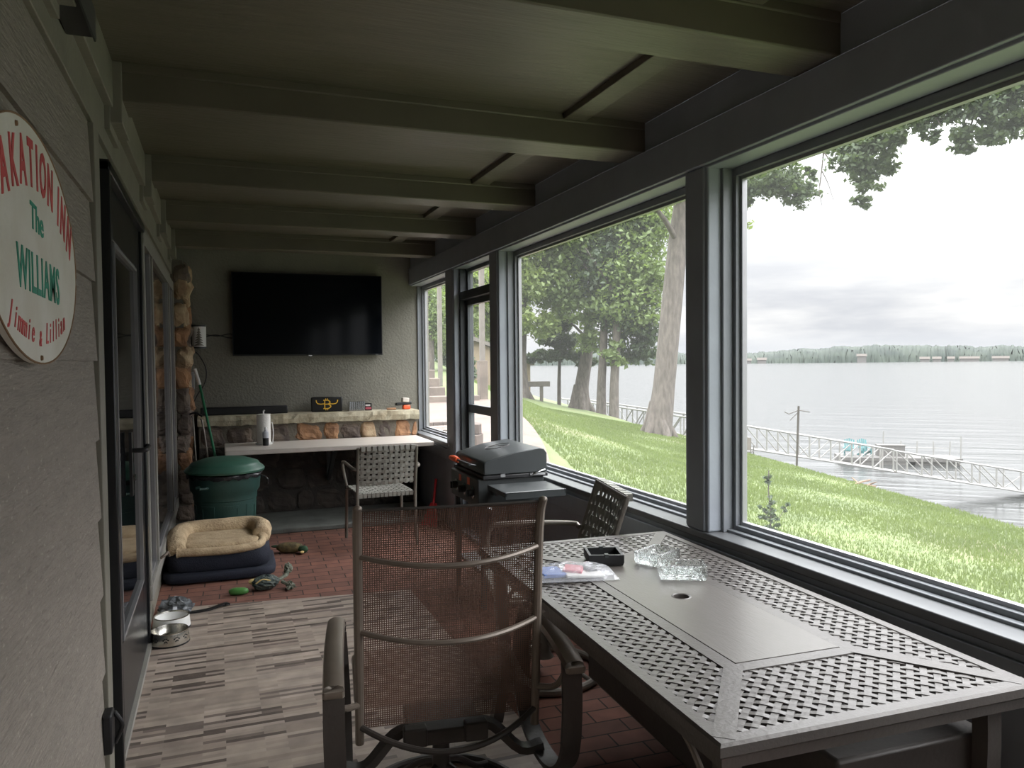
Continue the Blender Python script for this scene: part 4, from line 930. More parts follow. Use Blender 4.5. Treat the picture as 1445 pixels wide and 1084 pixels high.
sh = MB().box(x0+.0, -.655, .758, x1-.04, -.35, .768).box(x0, -.655, .725, x1-.04, -.645, .768).box(x0, -.655, .74, x0+.01, -.35, .768).box(x1-.05, -.655, .74, x1-.04, -.35, .768)
sh.build('side_shelf', M['blackmetal'], t, bevel=.003)
MB().box(x0+.05, -.36, .70, x0+.07, y0+.03, .755).build('shelf_bracket', M['blackmetal'], t)
MB().box(x1-.1, -.36, .70, x1-.08, y0+.03, .755).build('shelf_bracket', M['blackmetal'], t)
for sx, sy in cor:
    x = x0 if sx < 0 else x1-.04; y = y0+.03 if sy < 0 else y1-.03
    MB().box(x-.012, y-.015, .0, x+.018, y+.015, .63).build('cart_leg', M['blackmetal'], t)
MB().box(x0, y0+.03, .20, x1-.03, y1-.03, .22).build('cart_shelf', M['blackmetal'], t)
# red dustpan
t = thing('dustpan', 'red plastic dustpan leaning on the low wall beside the counter', 'dustpan', (1.80, 6.80, 0), radians(-60))
MB().add([(-.10, -.05, .0), (.10, -.05, .0), (.035, .02, .20), (-.035, .02, .20), (-.10, -.04, .0), (.10, -.04, .0), (.035, .03, .20), (-.035, .03, .20)], [(0,1,2,3),(7,6,5,4),(0,4,5,1),(1,5,6,2),(2,6,7,3),(3,7,4,0)]).build('pan', M['red'], t)
MB().tube([(0, .02, .18), (0, .06, .42)], .012).build('pan_handle', M['red'], t, smooth=True)

# ================================================================ FLOOR THINGS
tag(MB().prism([(-.372, -1.6), (1.15, -1.75), (1.15, 4.91), (-.372, 5.12)], .0005, .004).build('floor_mat', M['rug']), 'large vinyl floor mat with a pale grey and brown plank print over the bricks', 'rug')
RT = .0045
# dog bed
t = thing('dog_bed', 'navy dog bed with tan fleece bolsters beside the trash can', 'dog bed', (-.01, 5.92, 0), radians(-1))
MB().blob((0, 0, .04), (.375, .33, .04), 40, 12, .01, seed=1, power=.35).build('lower_cushion', M['navy'], t, smooth=True, angle=80)
MB().blob((-.005, 0, .140), (.345, .30, .085), 40, 12, .012, seed=2, power=.38).build('bed_shell', M['navy'], t, smooth=True, angle=80)
MB().blob((0, -.02, .222), (.27, .23, .040), 36, 10, .01, seed=3, power=.4).build('bed_cushion', M['fleece'], t, smooth=True, angle=80)
MB().tube(sm([(-.27, -.26, .225), (-.285, -.12, .25), (-.28, .10, .262), (-.21, .225, .262), (0, .25, .262), (.21, .235, .268), (.285, .12, .268), (.285, .0, .262), (.28, -.10, .252)], 6), [.045]+[.062]*3+[.070]*38+[.066]*6+[.05]).build('bolster', M['fleece'], t, smooth=True, angle=80)
MB().tube(sm([(-.27, -.27, .215), (-.1, -.292, .212), (.1, -.295, .212), (.26, -.25, .225), (.285, -.10, .235)], 6), [.035]+[.028]*23+[.045]).build('front_lip', M['fleece'], t, smooth=True, angle=80)
# bowls
def bowl(label, loc, mo, paws):
    t = thing('pet_bowl', label, 'pet bowl', loc)
    MB().lathe([(.098, .002), (.100, .01), (.094, .062), (.092, .068), (.088, .067), (.080, .03), (.070, .018), (.0001, .016)], 40).build('bowl_body', mo, t, smooth=True, angle=60)
    MB().lathe([(.0925, .066), (.094, .071), (.088, .071), (.086, .064)], 40, caps=False).build('bowl_rim', M['steel'], t, smooth=True)
    MB().lathe([(.099, 0), (.1015, .002), (.1015, .008), (.099, .009)], 40, caps=False).build('rubber_foot', M['black'], t, smooth=True)
    if paws:
        p = MB()
        for k_ in range(11):
            a = 2*pi*k_/11; ty = Matrix.Rotation(a, 3, 'Z')
            for (yy, zz, rr) in ((0, .028, .010), (-.012, .042, .0045), (-.004, .047, .0045), (.004, .047, .0045), (.012, .042, .0045)):
                q = ty @ Vector((.0985-.1*(zz-.01), yy, zz)); p.blob(q, (rr, rr, rr), 8, 5) if False else p.lathe([(rr, .0), (rr, .0015), (.0001, .0016)], 10, q-ty @ Vector((.0008, 0, 0)), rot=ty @ Matrix.Rotation(pi/2, 3, 'Y'))
        p.build('paw_prints', M['black'], t)
    return t
bowl('stainless steel pet bowl printed with black paw marks, nearest the camera', (-.272, 4.48, RT), M['steel'], True)
bowl('white sided steel pet bowl behind the paw print bowl', (-.275, 4.73, RT), M['white'], False)
t = thing('crumpled_bag', 'crumpled grey plastic bag on the floor behind the pet bowls', 'plastic bag', (-.265, 4.97, RT))
MB().blob((0, 0, .048), (.09, .06, .05), 22, 12, .28, seed=6).build('bag_film', mat('grey_bag_film', (.14,.15,.16), .25, var=.5, vscale=30), t)
tag(MB().sweep(sm([(-.20, 4.955, .010), (-.12, 4.96, .010), (-.06, 4.98, .012), (-.01, 5.01, .018), (.03, 5.03, .016)]), [(-.014, -.0035), (.014, -.0035), (.014, .0035), (-.014, .0035)], scale=[1.2]*12+[1.0]*9+[1.5]*4).build('nylon_strap', M['black'], smooth=True), 'flat black strap lying along the mat edge beside the crumpled bag', 'strap')
# toys
tag(MB().blob((.095, 5.245, .024), (.062, .028, .0235), 20, 12, .04, (0, 0, radians(-12)), 3, .8).build('chew_toy', M['toygreen'], smooth=True, angle=80), 'small green rubber chew toy on the bricks', 'dog toy')
t = thing('rope_ball_toy', 'dark rope ball toy with frayed knotted ends near the mat edge', 'dog toy', (.265, 5.30, 0), radians(8))
MB().blob((0, 0, .050), (.085, .062, .048), 26, 14, .09, seed=8).build('toy_ball', M['netting'], t)
r_ = MB(); rs = random.Random(12)
for s_ in range(3): r_.tube(sm([(.07, .01*(s_-1), .05), (.12, .02+.01*s_, .06), (.155, .05, .07+.01*s_), (.165, .085, .10)]), .009, 8)
r_.tube(sm([(.10, -.02, .045), (.13, -.05, .03), (.14, -.085, .02)]), .012, 8)
r_.blob((.165, .085, .10), (.028, .026, .034), 14, 9, .25, seed=2).blob((.145, -.07, .026), (.026, .034, .024), 14, 9, .3, seed=5)
for k_ in range(26): r_.tube([(.145, -.08, .03), (.145+rs.uniform(-.035, .035), -.115+rs.uniform(-.02, .02), rs.uniform(.004, .03))], .0016, 4)
r_.build('rope_ends', M['rope'], t)
MB().tube(sm([(-.07, -.045, .06), (-.03, -.055, .085), (.02, -.05, .07)]), .004).blob((-.075, .02, .06), (.03, .02, .018), 12, 8, .1).build('pale_cord', M['bill'], t, smooth=True)
t = thing('duck_toy', 'plush mallard duck toy lying on the bricks by the dog bed', 'dog toy', (.50, 6.26, 0), radians(-20))
MB().blob((0, 0, .042), (.105, .052, .041), 24, 14, .05, seed=2, power=.9).build('duck_body', M['duck'], t, smooth=True, angle=80)
MB().blob((.118, -.035, .034), (.034, .03, .030), 16, 10, .04).tube([(.06, -.01, .04), (.11, -.03, .036)], .022).build('duck_head', M['duckhead'], t, smooth=True)
MB().blob((.115, -.075, .022), (.016, .026, .009), 12, 8).build('duck_bill', M['bill'], t, smooth=True)
MB().blob((-.115, .01, .05), (.035, .022, .01), 10, 6).build('duck_tail', M['duckhead'], t, smooth=True)

# ================================================================ WALL SIGN
t = thing('oval_sign', 'oval weathered white board with red and green hand painted lettering on the siding', 'sign', (LX+.030, 1.9, 1.75))
sg = MB(); n = 64; tl = radians(-2)
def el(k_, s_=1.0):
    a = 2*pi*k_/n; u_, v_ = .462*cos(a)*s_, .248*sin(a)*s_
    return (u_*cos(tl)-v_*sin(tl), u_*sin(tl)+v_*cos(tl))
vs = [(-.006, *el(k_)) for k_ in range(n)]+[(.006, *el(k_)) for k_ in range(n)]
sg.add(vs, [tuple(reversed(range(n))), tuple(range(n, 2*n))]+[(k_, (k_+1) % n, n+(k_+1) % n, n+k_) for k_ in range(n)])
sg.build('sign_board', M['signwhite'], t)
MB().tube([(.006, *el(k_, .995)) for k_ in range(n)], .0022, 6, closed=True).build('sign_edge', M['rust'], t, label='rusty worn edge')
for y, z in ((.0, -.235), (-.17, .215)): MB().lathe([(.006, 0), (.005, .004), (.0, .005)], 12, (.006, y, z), rot=Euler((0, pi/2, 0)).to_matrix()).build('screw', M['rust'], t)
# text basis: writing runs along +Y, up is Z, facing +X
def tm(y, z, rot=0.0): 
    B = Matrix(((0, 0, 1, .0066), (1, 0, 0, y), (0, 1, 0, z), (0, 0, 0, 1)))
    return B @ Matrix.Rotation(rot, 4, 'Z')
word = 'VAKATION INN'; n = len(word)
ws = {' ': .45, 'I': .55, 'V': 1, 'A': 1, 'K': 1, 'T': 1, 'O': 1.05, 'N': 1.0}
tot = sum(ws[c] for c in word); acc = 0
for i, ch in enumerate(word):
    f_ = (acc+ws[ch]/2)/tot*2-1; acc += ws[ch]
    if ch == ' ': continue
    yy = .01+f_*.395; zz = .165-.115*f_*f_
    text_mesh('letter', ch, .135, M['red_paint'], t, tm(yy, zz, -f_*.42), xs=.62, offset=.0032)
text_mesh('letter', 'The', .078, M['green_paint'], t, tm(-.005, .055, -.05), xs=1.05, offset=.0008)
text_mesh('letter', 'WILLIAMS', .118, M['green_paint'], t, tm(.015, -.065, -.02), xs=.74, offset=.0018, spacing=1.1)
for wd_, a0, a1 in (('Jimmie', -.255, -.075), ('&', -.005, -.005), ('Lillian', .065, .265)):
    for i, ch in enumerate(wd_):
        f_ = i/max(1, len(wd_)-1); yy = a0+(a1-a0)*f_
        text_mesh('letter', ch, .066 if ch != '&' else .048, M['red_paint'], t, tm(yy, -.185+.55*yy*yy+(.0 if ch != '&' else -.01), .55*yy*2*.9), xs=.78, shear=.35, offset=.0003)

# ================================================================ OUTSIDE
def sa(s, a): return (.977*s+.211*a, .977*a-.211*s)
def crest(a): return 10.4+.021*a
def ground_np(x, y):
    s = .977*x-.211*y; a = .211*x+.977*y; sc = 10.4+.021*a
    z = -.12-np.clip((s-2.2)/(sc-2.2), 0, 1)*1.36-np.clip(s-sc, 0, 40)*.85
    z = z+np.clip(a-9, 0, 11)*.085*np.clip(1-(s-2.2)/4, 0, 1)+np.clip(a-20, 0, 40)*.03*np.clip(1-(s-2.2)/8, 0, 1)
    return np.maximum(z, -7.0)
def ground(x, y): return float(ground_np(np.array([x]), np.array([y]))[0])
WZ = -6.2
sv = np.concatenate([np.arange(-40, -8, 4.), np.arange(-8, 14, .25), np.arange(14, 24, 1.), [30, 45]])
av = np.concatenate([np.arange(-60, -4, 6.), np.arange(-4, 34, .5), np.arange(34, 130, 4.)])
S_, A_ = np.meshgrid(sv, av); X_ = .977*S_+.211*A_; Y_ = .977*A_-.211*S_; Z_ = ground_np(X_, Y_)+.03*np.sin(X_*1.1)*np.cos(Y_*.9)*(S_ > 3)
Z_ = np.where((X_ < SX+.3), np.minimum(Z_, -.14), Z_)
nS = len(sv); vs = np.stack([X_, Y_, Z_], -1).reshape(-1, 3)
fs = [(j*nS+i, j*nS+i+1, (j+1)*nS+i+1, (j+1)*nS+i) for j in range(len(av)-1) for i in range(nS-1)]
me = bpy.data.meshes.new('ground'); me.from_pydata(vs.tolist(), [], fs); me.shade_smooth(); me.materials.append(M['lawn'])
o = bpy.data.objects.new('ground', me); COL.objects.link(o); struct(o, 'sloping green lawn down to the lake')
# grass blades where the lawn is close
nb = 190000
u = RNG.random(nb); a_ = 1.0+(u**1.6)*32; s_ = 2.5+RNG.random(nb)*9.2
x_, y_ = .977*s_+.211*a_, .977*a_-.211*s_
ok = (x_ > SX+.9); x_, y_ = x_[ok], y_[ok]; z_ = ground_np(x_, y_)+.02; n_ = len(x_)
hgt = .018+.034*RNG.random(n_); ang = RNG.random(n_)*2*pi; w_ = .004+.004*RNG.random(n_)+.0004*np.hypot(x_, y_)
dx, dy = np.cos(ang)*w_, np.sin(ang)*w_; lx, ly = RNG.normal(0, .015, n_), RNG.normal(0, .015, n_)
vt = np.stack([np.stack([x_-dx, y_-dy, z_-.02], -1), np.stack([x_+dx, y_+dy, z_-.02], -1), np.stack([x_+lx, y_+ly, z_+hgt], -1)], 1).reshape(-1, 3)
tag(tri_mesh('grass', vt, 3, M['blade']), 'short bright green grass covering the lawn', 'grass', kind='stuff')
# lake
lk = MB().add([(-200, -400, WZ), (2500, -400, WZ), (2500, 2600, WZ), (-200, 2600, WZ)], [(0, 1, 2, 3)]).build('lake', M['water']); struct(lk, 'grey rippled lake')
# far shore with woods
def ridge(name, y_lines, seed):
    rn = np.random.default_rng(seed); vs = []; n = len(y_lines)
    px = np.array([q[0] for q in y_lines]); tp = np.array([q[1] for q in y_lines]); X = np.arange(px[0], px[-1], 1.1); T = np.interp(X, px, tp)
    T = T+np.convolve(rn.normal(0, 1.1, len(X)), np.ones(4)/4, 'same')+.8*np.sin(X*.11)+.4*np.sin(X*.43+1)
    D = 1150.0; rows = 4
    for x, tt in zip(X, T):
        base = P(x, 506, D); base.z = WZ-.5; hgt = max(2.0, (506-tt)/1085*D)
        d = Vector((base.x, base.y, 0)).normalized()
        for r_, (o_, q) in enumerate(((0, 0), (10, .40), (34, .78), (80, 1.0))):
            p = base+d*o_+Vector((rn.normal(0, 1.2), rn.normal(0, 1.2), 0)); vs.append((p.x, p.y, WZ-.5+(hgt+6.5)*q))
    m = len(X); fs = [(i*rows+r_, (i+1)*rows+r_, (i+1)*rows+r_+1, i*rows+r_+1) for i in range(m-1) for r_ in range(rows-1)]
    b = MB(); b.add(vs, fs); return b.build(name, M['hill'], smooth=True, angle=80)
struct(ridge('hills', [(700, 494), (900, 493), (960, 496), (1000, 499), (1060, 497), (1100, 493), (1150, 490), (1220, 487), (1260, 486), (1300, 488), (1340, 488), (1380, 490), (1445, 489), (1600, 487), (1900, 480)], 3), 'wooded far shore of the lake')
for i, (px, w_, h_, dd) in enumerate([(1075, 6, 5, 0), (1056, 4, 4, 0), (1305, 6, 4, 0), (1322, 5, 4, 1), (1368, 12, 4, 0), (1412, 10, 4, 0), (1216, 6, 5, 2), (1342, 4, 4, 0)]):
    p = P(px, 504, 1120); d = math.atan2(-(p.x), p.y)
    t = thing('lake_house', ['pale house on the far shore, leftmost group below the woods', 'small pale house at the left end of the far shore', 'pale house low on the far shore right of the woods ridge', 'small white house on the far shore clearing', 'long white boathouse on the far shore waterline', 'white boathouse on the far shore near the right edge of the view', 'house half hidden high in the far shore woods', 'tiny pale house between the far shore boathouses'][i], 'house', (p.x, p.y, WZ), d, 'houses on the far shore')
    MB().box(-w_, -6, 0, w_, 6, h_ + (4 if dd == 2 else 0)).build('wall', M['housefar'], t)
    hh = h_ + (4 if dd == 2 else 0)
    MB().add([(-w_-1, -7, hh), (w_+1, -7, hh), (w_+1, 7, hh), (-w_-1, 7, hh), (-w_-1, 0, hh+3.5), (w_+1, 0, hh+3.5)], [(0,1,5,4),(2,3,4,5),(0,4,3),(1,2,5),(0,3,2,1)]).build('roof', M['roof'], t)
# ---- trees
def leaves(name, blobs, n, size, m, parent, seed, clump=.45):
    rn = np.random.default_rng(seed); out_ = []
    vol = np.array([b[1][0]*b[1][1]*b[1][2] if len(b) < 3 else b[2] for b in blobs])**.72; cnt = (n*vol/vol.sum()).astype(int)
    for (c, r), k_ in zip([(b[0], b[1]) for b in blobs], cnt):
        nc = max(2, k_//22); d = rn.normal(size=(nc, 3)); d /= np.linalg.norm(d, axis=1)[:, None]; rad = rn.random(nc)**.45
        cc = np.array(c)+d*rad[:, None]*np.array(r); idx = rn.integers(0, nc, k_)
        sg = np.array([clump, clump, clump*.6])*min(r)*.45
        out_.append(cc[idx]+rn.normal(size=(k_, 3))*sg)
    p = np.concatenate(out_); k_ = len(p); nrm = rn.normal(size=(k_, 3))+np.array([0, 0, .9]); nrm /= np.linalg.norm(nrm, axis=1)[:, None]
    t_ = np.cross(nrm, rn.normal(size=(k_, 3))); t_ /= np.linalg.norm(t_, axis=1)[:, None]; b_ = np.cross(nrm, t_)
    sz = size*(.6+.8*rn.random(k_))[:, None]
    q = np.stack([p-t_*sz*.5, p+b_*sz*.27+nrm*sz*.06, p+t_*sz*.5, p-b_*sz*.27+nrm*sz*.06], 1).reshape(-1, 3)
    return tri_mesh(name, q, 4, m, parent)
def tree(name, label, trunk, radii, limbs, blobs, n, size, m, seed, group=None, cat='tree', clump=.45):
    b0 = Vector(trunk[0]); t = thing(name, label, cat, b0, 0, group); L = lambda p: Vector(p)-b0
    pts = sm([L(p) for p in trunk], 5); rr = list(np.interp(np.linspace(0, len(radii)-1, len(pts)), range(len(radii)), radii))
    b = MB(); b.tube(pts, rr, 14, upv=(0, 1, 0))
    if radii[0] > .2:   # root flare
        for k_ in range(5):
            a = k_*2*pi/5+seed; b.tube([L(b0+Vector((cos(a)*radii[0]*1.5, sin(a)*radii[0]*1.5, -.15))), L(b0+Vector((cos(a)*radii[0]*.7, sin(a)*radii[0]*.7, radii[0]*.9))), L(b0+Vector((cos(a)*radii[0]*.3, sin(a)*radii[0]*.3, radii[0]*2.6)))], [radii[0]*.22, radii[0]*.36, radii[0]*.3], 8, upv=(0, 1, 0))
    b.build('trunk', M['bark'], t, smooth=True, angle=80)
    if limbs:
        b = MB()
        for ps, r0, r1 in limbs:
            q = sm([L(p) for p in ps], 4); b.tube(q, list(np.linspace(r0, r1, len(q))), 7, upv=(0, 1, .1))
        b.build('branches', M['bark'], t, smooth=True, angle=80)
    bl = [(tuple(L(c)), r) for c, r in blobs]
    leaves('foliage', bl, n, size, m, t, seed, clump)
    return t
def gp(px, py, d, dz=-.1):
    p = P(px, py, d); return Vector((p.x, p.y, ground(p.x, p.y)+dz))
def B(px, py, d, rpx, ry=None, rd=None):
    r = rpx*d/1085; return (P(px, py, d), (r, rd or r, (ry*d/1085) if ry else r))
grp = 'tall trees between the lawn and the lake'
# big leaning oak near the post
b0 = gp(928, 612, 27.5, -.12)
tree('oak_tree', 'big leaning oak trunk beside the middle porch post', [b0, P(937, 545, 27.5), P(948, 430, 27.5), P(962, 300, 27.6), P(985, 190, 27.8), P(1010, 60, 28), P(1020, -60, 28)], [.50, .39, .37, .33, .29, .24, .16],
     [([P(955, 340, 27.5), P(930, 300, 26.5), P(890, 270, 26)], .12, .04), ([P(975, 230, 27.7), P(1010, 220, 27), P(1050, 260, 26)], .12, .03), ([P(965, 280, 27.5), P(900, 210, 27), P(850, 190, 26)], .14, .04)],
     [B(900, 255, 26, 60, 40), B(850, 215, 25, 80, 45), B(940, 190, 27, 90, 50), B(1005, 265, 28, 45, 55), B(1036, 325, 28, 20, 28), B(1036, 385, 28, 7, 10), B(1010, 200, 28, 60, 50), B(1040, 120, 28, 120, 60), B(900, 60, 28, 120, 80)], 24000, .19, M['leaf_b'], 1, grp)
# group in the middle
b0 = gp(818, 572, 46, -.3)
tree('forked_tree', 'pale tree with a flared trunk curving right, left of the twin trunks', [b0, P(821, 545, 46), P(828, 500, 46), P(832, 460, 46), P(838, 430, 46), P(840, 380, 46), P(835, 320, 46)], [.66, .42, .36, .32, .28, .2, .1],
     [([P(836, 430, 46), P(815, 380, 45), P(800, 330, 44)], .15, .05), ([P(836, 420, 46), P(870, 360, 46), P(890, 310, 46)], .15, .05), ([P(830, 480, 46), P(805, 455, 45), P(780, 440, 45)], .1, .03)],
     [B(800, 330, 44, 55, 45), B(850, 350, 45, 55, 50), B(770, 390, 44, 50, 45), B(815, 430, 44, 40, 30), B(830, 270, 45, 60, 40), B(775, 300, 45, 50, 45), B(835, 480, 44, 22, 22)], 27000, .29, M['leaf_a'], 2, grp)
for i, (px, py, d, r) in enumerate([(848, 580, 43, .24), (866, 584, 42, .24)]):
    b0 = gp(px, py, d, -.3)
    tree('slender_tree', ['left one of the twin slender trunks in front of the lake', 'right one of the twin slender trunks in front of the lake'][i], [b0, P(px+1, 540, d), P(px+4, 480, d), P(px+5, 420, d), P(px+3+6*i, 340, d), P(px+16*i, 270, d)], [r*1.25, r, r*.9, r*.8, r*.55, r*.3],
         [([P(px+4, 450, d), P(px+30, 420, d-1), P(px+60, 410, d-1)], .10, .03), ([P(px+4, 420, d), P(px-20, 380, d), P(px-40, 350, d)], .1, .03), ([P(px+4, 400, d), P(px+30, 340, d), P(px+50, 300, d)], .1, .03)],
         [B(880+10*i, 440-10*i, d, 45, 38), B(855+45*i, 380, d, 45, 45), B(905, 470-70*i, d, 34, 36), B(870+40*i, 310, d, 50, 45), B(868, 500, d, 18, 20), B(905-5*i, 505-50*i, d, 28, 14)], 12500, .28, M['leaf_c'] if i == 0 else M['leaf_a'], 5+i, grp)
b0 = gp(789, 563, 47, -.3)
tree('small_tree', 'small dark tree with layered branches in front of the water', [b0, P(789, 535, 47), P(790, 500, 47), P(791, 460, 47)], [.13, .11, .09, .04],
     [([P(790, 505, 47), P(770, 497, 47), P(748, 500, 46)], .04, .015), ([P(790, 500, 47), P(812, 490, 47), P(835, 492, 47)], .04, .015)],
     [B(770, 502, 46, 26, 8), B(800, 500, 47, 28, 9), B(790, 480, 47, 30, 12), B(752, 508, 46, 16, 5), B(825, 510, 47, 18, 6), B(790, 455, 47, 24, 14)], 9000, .28, M['leaf_c'], 9, grp)
b0 = gp(732, 545, 44, -.3)
tree('wide_tree', 'thick straight trunk at the left edge of the wide screened opening', [b0, P(731, 510, 44), P(733, 470, 44), P(735, 420, 44), P(728, 360, 44), P(735, 280, 44)], [.62, .48, .42, .38, .28, .15],
     [([P(735, 430, 44), P(760, 380, 43), P(775, 340, 43)], .16, .05), ([P(734, 400, 44), P(705, 350, 43), P(690, 320, 43)], .16, .05)],
     [B(735, 400, 42, 30, 40), B(705, 360, 42, 45, 45), B(745, 330, 42, 45, 40), B(735, 450, 42, 26, 20), B(720, 290, 43, 60, 50), B(690, 440, 44, 22, 40), B(765, 460, 43, 24, 22)], 17000, .27, M['leaf_b'], 11, grp)
# background greenery behind the steps and the door
tree('garden_tree', 'bright leafy tree seen through the screen door transom', [gp(664, 520, 38), P(664, 450, 38), P(664, 400, 38)], [.25, .2, .1], [], [B(662, 405, 38, 32, 34), B(690, 430, 40, 25, 50), B(650, 450, 38, 26, 40)], 12000, .22, M['leaf_b'], 14, 'trees beyond the garden steps')
tree('garden_tree', 'shaded tree behind the shed seen through the screen door', [gp(652, 530, 46), P(652, 470, 46), P(650, 400, 46)], [.25, .2, .1], [], [B(655, 470, 46, 42, 50), B(620, 420, 44, 34, 60), B(640, 500, 44, 24, 22)], 12000, .26, M['leaf_c'], 15, 'trees beyond the garden steps')
tree('garden_tree', 'green tree above the stone steps in the narrow screened opening', [gp(606, 500, 30), P(606, 450, 30), P(604, 400, 30)], [.2, .15, .1], [], [B(606, 440, 30, 26, 50), B(585, 400, 32, 40, 50), B(618, 480, 31, 18, 26), B(600, 360, 31, 30, 30)], 16000, .15, M['leaf_a'], 16, 'trees beyond the garden steps')
tree('garden_shrub', 'dark rounded evergreen shrub below the shed', [gp(661, 535, 27), P(661, 520, 27), P(661, 505, 27)], [.05, .04, .02], [], [B(662, 522, 27, 9, 22), B(652, 515, 28, 8, 20)], 2600, .14, M['leaf_c'], 17, cat='shrub')
# branches hanging over the porch from a tree out to the right
b0 = Vector((15.5, 1.0, ground(15.5, 1.0)-.1))
hang = [B(1055, 262, 14, 30, 22), B(1098, 252, 14, 36, 26), B(1128, 272, 13.8, 26, 20), B(1046, 285, 14.4, 20, 14), B(1145, 245, 14, 10, 12),
        B(1200, 222, 12.5, 30, 24), B(1235, 205, 12.3, 30, 30), B(1225, 248, 12.4, 22, 30), B(1215, 285, 12.4, 12, 12), B(1253, 235, 12.2, 14, 20), B(1262, 190, 12, 22, 16), B(1185, 200, 12.6, 16, 14),
        B(1300, 165, 11.5, 26, 24), B(1340, 150, 11.3, 32, 26), B(1355, 195, 11.2, 20, 18), B(1380, 140, 11, 36, 34), B(1362, 212, 11.2, 13, 10), B(1420, 135, 10.8, 40, 40), B(1425, 180, 10.7, 30, 22), B(1440, 100, 10.6, 40, 30), B(1390, 190, 10.9, 22, 18), B(1318, 190, 11.4, 14, 12)]
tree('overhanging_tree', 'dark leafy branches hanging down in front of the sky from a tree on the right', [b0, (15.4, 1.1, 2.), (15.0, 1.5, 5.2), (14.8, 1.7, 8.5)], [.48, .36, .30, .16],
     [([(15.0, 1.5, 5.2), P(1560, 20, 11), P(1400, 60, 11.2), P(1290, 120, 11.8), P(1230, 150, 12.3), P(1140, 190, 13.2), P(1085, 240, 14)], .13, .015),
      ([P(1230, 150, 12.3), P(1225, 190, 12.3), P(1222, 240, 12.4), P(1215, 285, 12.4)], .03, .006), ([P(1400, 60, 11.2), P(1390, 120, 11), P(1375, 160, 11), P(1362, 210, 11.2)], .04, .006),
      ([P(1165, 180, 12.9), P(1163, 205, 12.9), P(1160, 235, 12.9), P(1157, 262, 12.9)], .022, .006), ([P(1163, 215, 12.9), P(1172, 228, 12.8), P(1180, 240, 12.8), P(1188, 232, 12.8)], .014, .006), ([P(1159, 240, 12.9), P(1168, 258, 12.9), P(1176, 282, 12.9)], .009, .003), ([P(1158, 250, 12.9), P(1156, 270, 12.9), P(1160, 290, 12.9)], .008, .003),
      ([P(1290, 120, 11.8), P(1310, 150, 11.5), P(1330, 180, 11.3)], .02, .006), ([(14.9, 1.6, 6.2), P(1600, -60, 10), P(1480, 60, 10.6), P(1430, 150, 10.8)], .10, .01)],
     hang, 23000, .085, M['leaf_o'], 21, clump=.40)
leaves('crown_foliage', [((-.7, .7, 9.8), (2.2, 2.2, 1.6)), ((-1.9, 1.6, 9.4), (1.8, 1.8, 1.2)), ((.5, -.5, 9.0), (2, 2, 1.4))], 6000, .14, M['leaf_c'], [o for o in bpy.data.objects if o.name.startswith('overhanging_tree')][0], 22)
# ---- sapling
b0 = gp(1082, 752, 8.6, 0)
b0 = Vector((5.35, 6.50, ground(5.35, 6.50)))
t = thing('sapling', 'thin young sapling on the lawn just outside the nearest screen', 'sapling', b0)
MB().tube(sm([(0, 0, -.02), (.01, 0, .25), (-.01, .01, .5), (-.015, 0, .72)]), .006, 6).tube(sm([(0, 0, .15), (.08, -.04, .22), (.18, -.06, .36)]), .003, 5).tube(sm([(0, 0, .2), (-.06, 0, .28), (-.11, 0, .36)]), .003, 5).build('stem', M['bark'], t)
leaves('foliage', [((-.01, 0, .58), (.045, .045, .16)), ((0, 0, .16), (.10, .08, .16)), ((.0, .0, .36), (.06, .06, .12)), ((.14, -.05, .32), (.06, .04, .06)), ((-.08, 0, .34), (.05, .04, .05))], 700, .045, M['leaf_c'], t, 31)

# ---- path, gravel, steps
def drape(name, left, right, dz, m, nseg=30, nw=6):
    Lp = sm([Vector((*p, 0)) for p in left], 6); Rp = sm([Vector((*p, 0)) for p in right], 6); vs = []
    for i in range(nseg+1):
        q = i/nseg; l = Lp[min(len(Lp)-1, int(q*(len(Lp)-1)))]; r_ = Rp[min(len(Rp)-1, int(q*(len(Rp)-1)))]
        for j in range(nw+1):
            p = l.lerp(r_, j/nw); vs.append((p.x, p.y, ground(p.x, p.y)+dz))
    W1 = nw+1; b = MB().add(vs, [(i*W1+j, i*W1+j+1, (i+1)*W1+j+1, (i+1)*W1+j) for i in range(nseg) for j in range(nw)])
    return struct(b.build(name, m))
drape('path', [(2.15, 3.0), (2.15, 6), (2.2, 8.6), (2.9, 11), (3.4, 13.5), (3.7, 16.2)], [(2.9, 3.0), (3.1, 6), (4.1, 9.2), (4.95, 11.6), (5.7, 14.2), (6.1, 16.6)], .05, M['pathmat'])['label'] = 'tan concrete garden path'
gb = drape('gravel_bed', [(2.12, 8.7), (2.13, 11), (2.15, 14), (2.2, 16.2)], [(2.18, 8.7), (2.75, 11), (3.25, 13.5), (3.55, 16.2)], .09, M['gravel']); gb['label'] = 'bed of mixed gravel beside the path'
st = thing('garden_steps', 'weathered stone garden steps rising behind the porch', 'steps', (3.9, 16.3, ground(3.9, 16.3)))
for i in range(5):
    x0, x1 = (-1.7, 1.55) if i == 0 else (-1.7, .88-.02*i)
    MB().box(x0, .36*i, -.2, x1, .36*i+.42, .19*(i+1)).build('stone_step', M['step'], st, bevel=.015)
rw_ = thing('retaining_ring', 'curved stack of brown retaining blocks beside the path', 'retaining wall', (3.02, 10.6, ground(3.02, 10.6)))
b = MB(); c2 = MB()
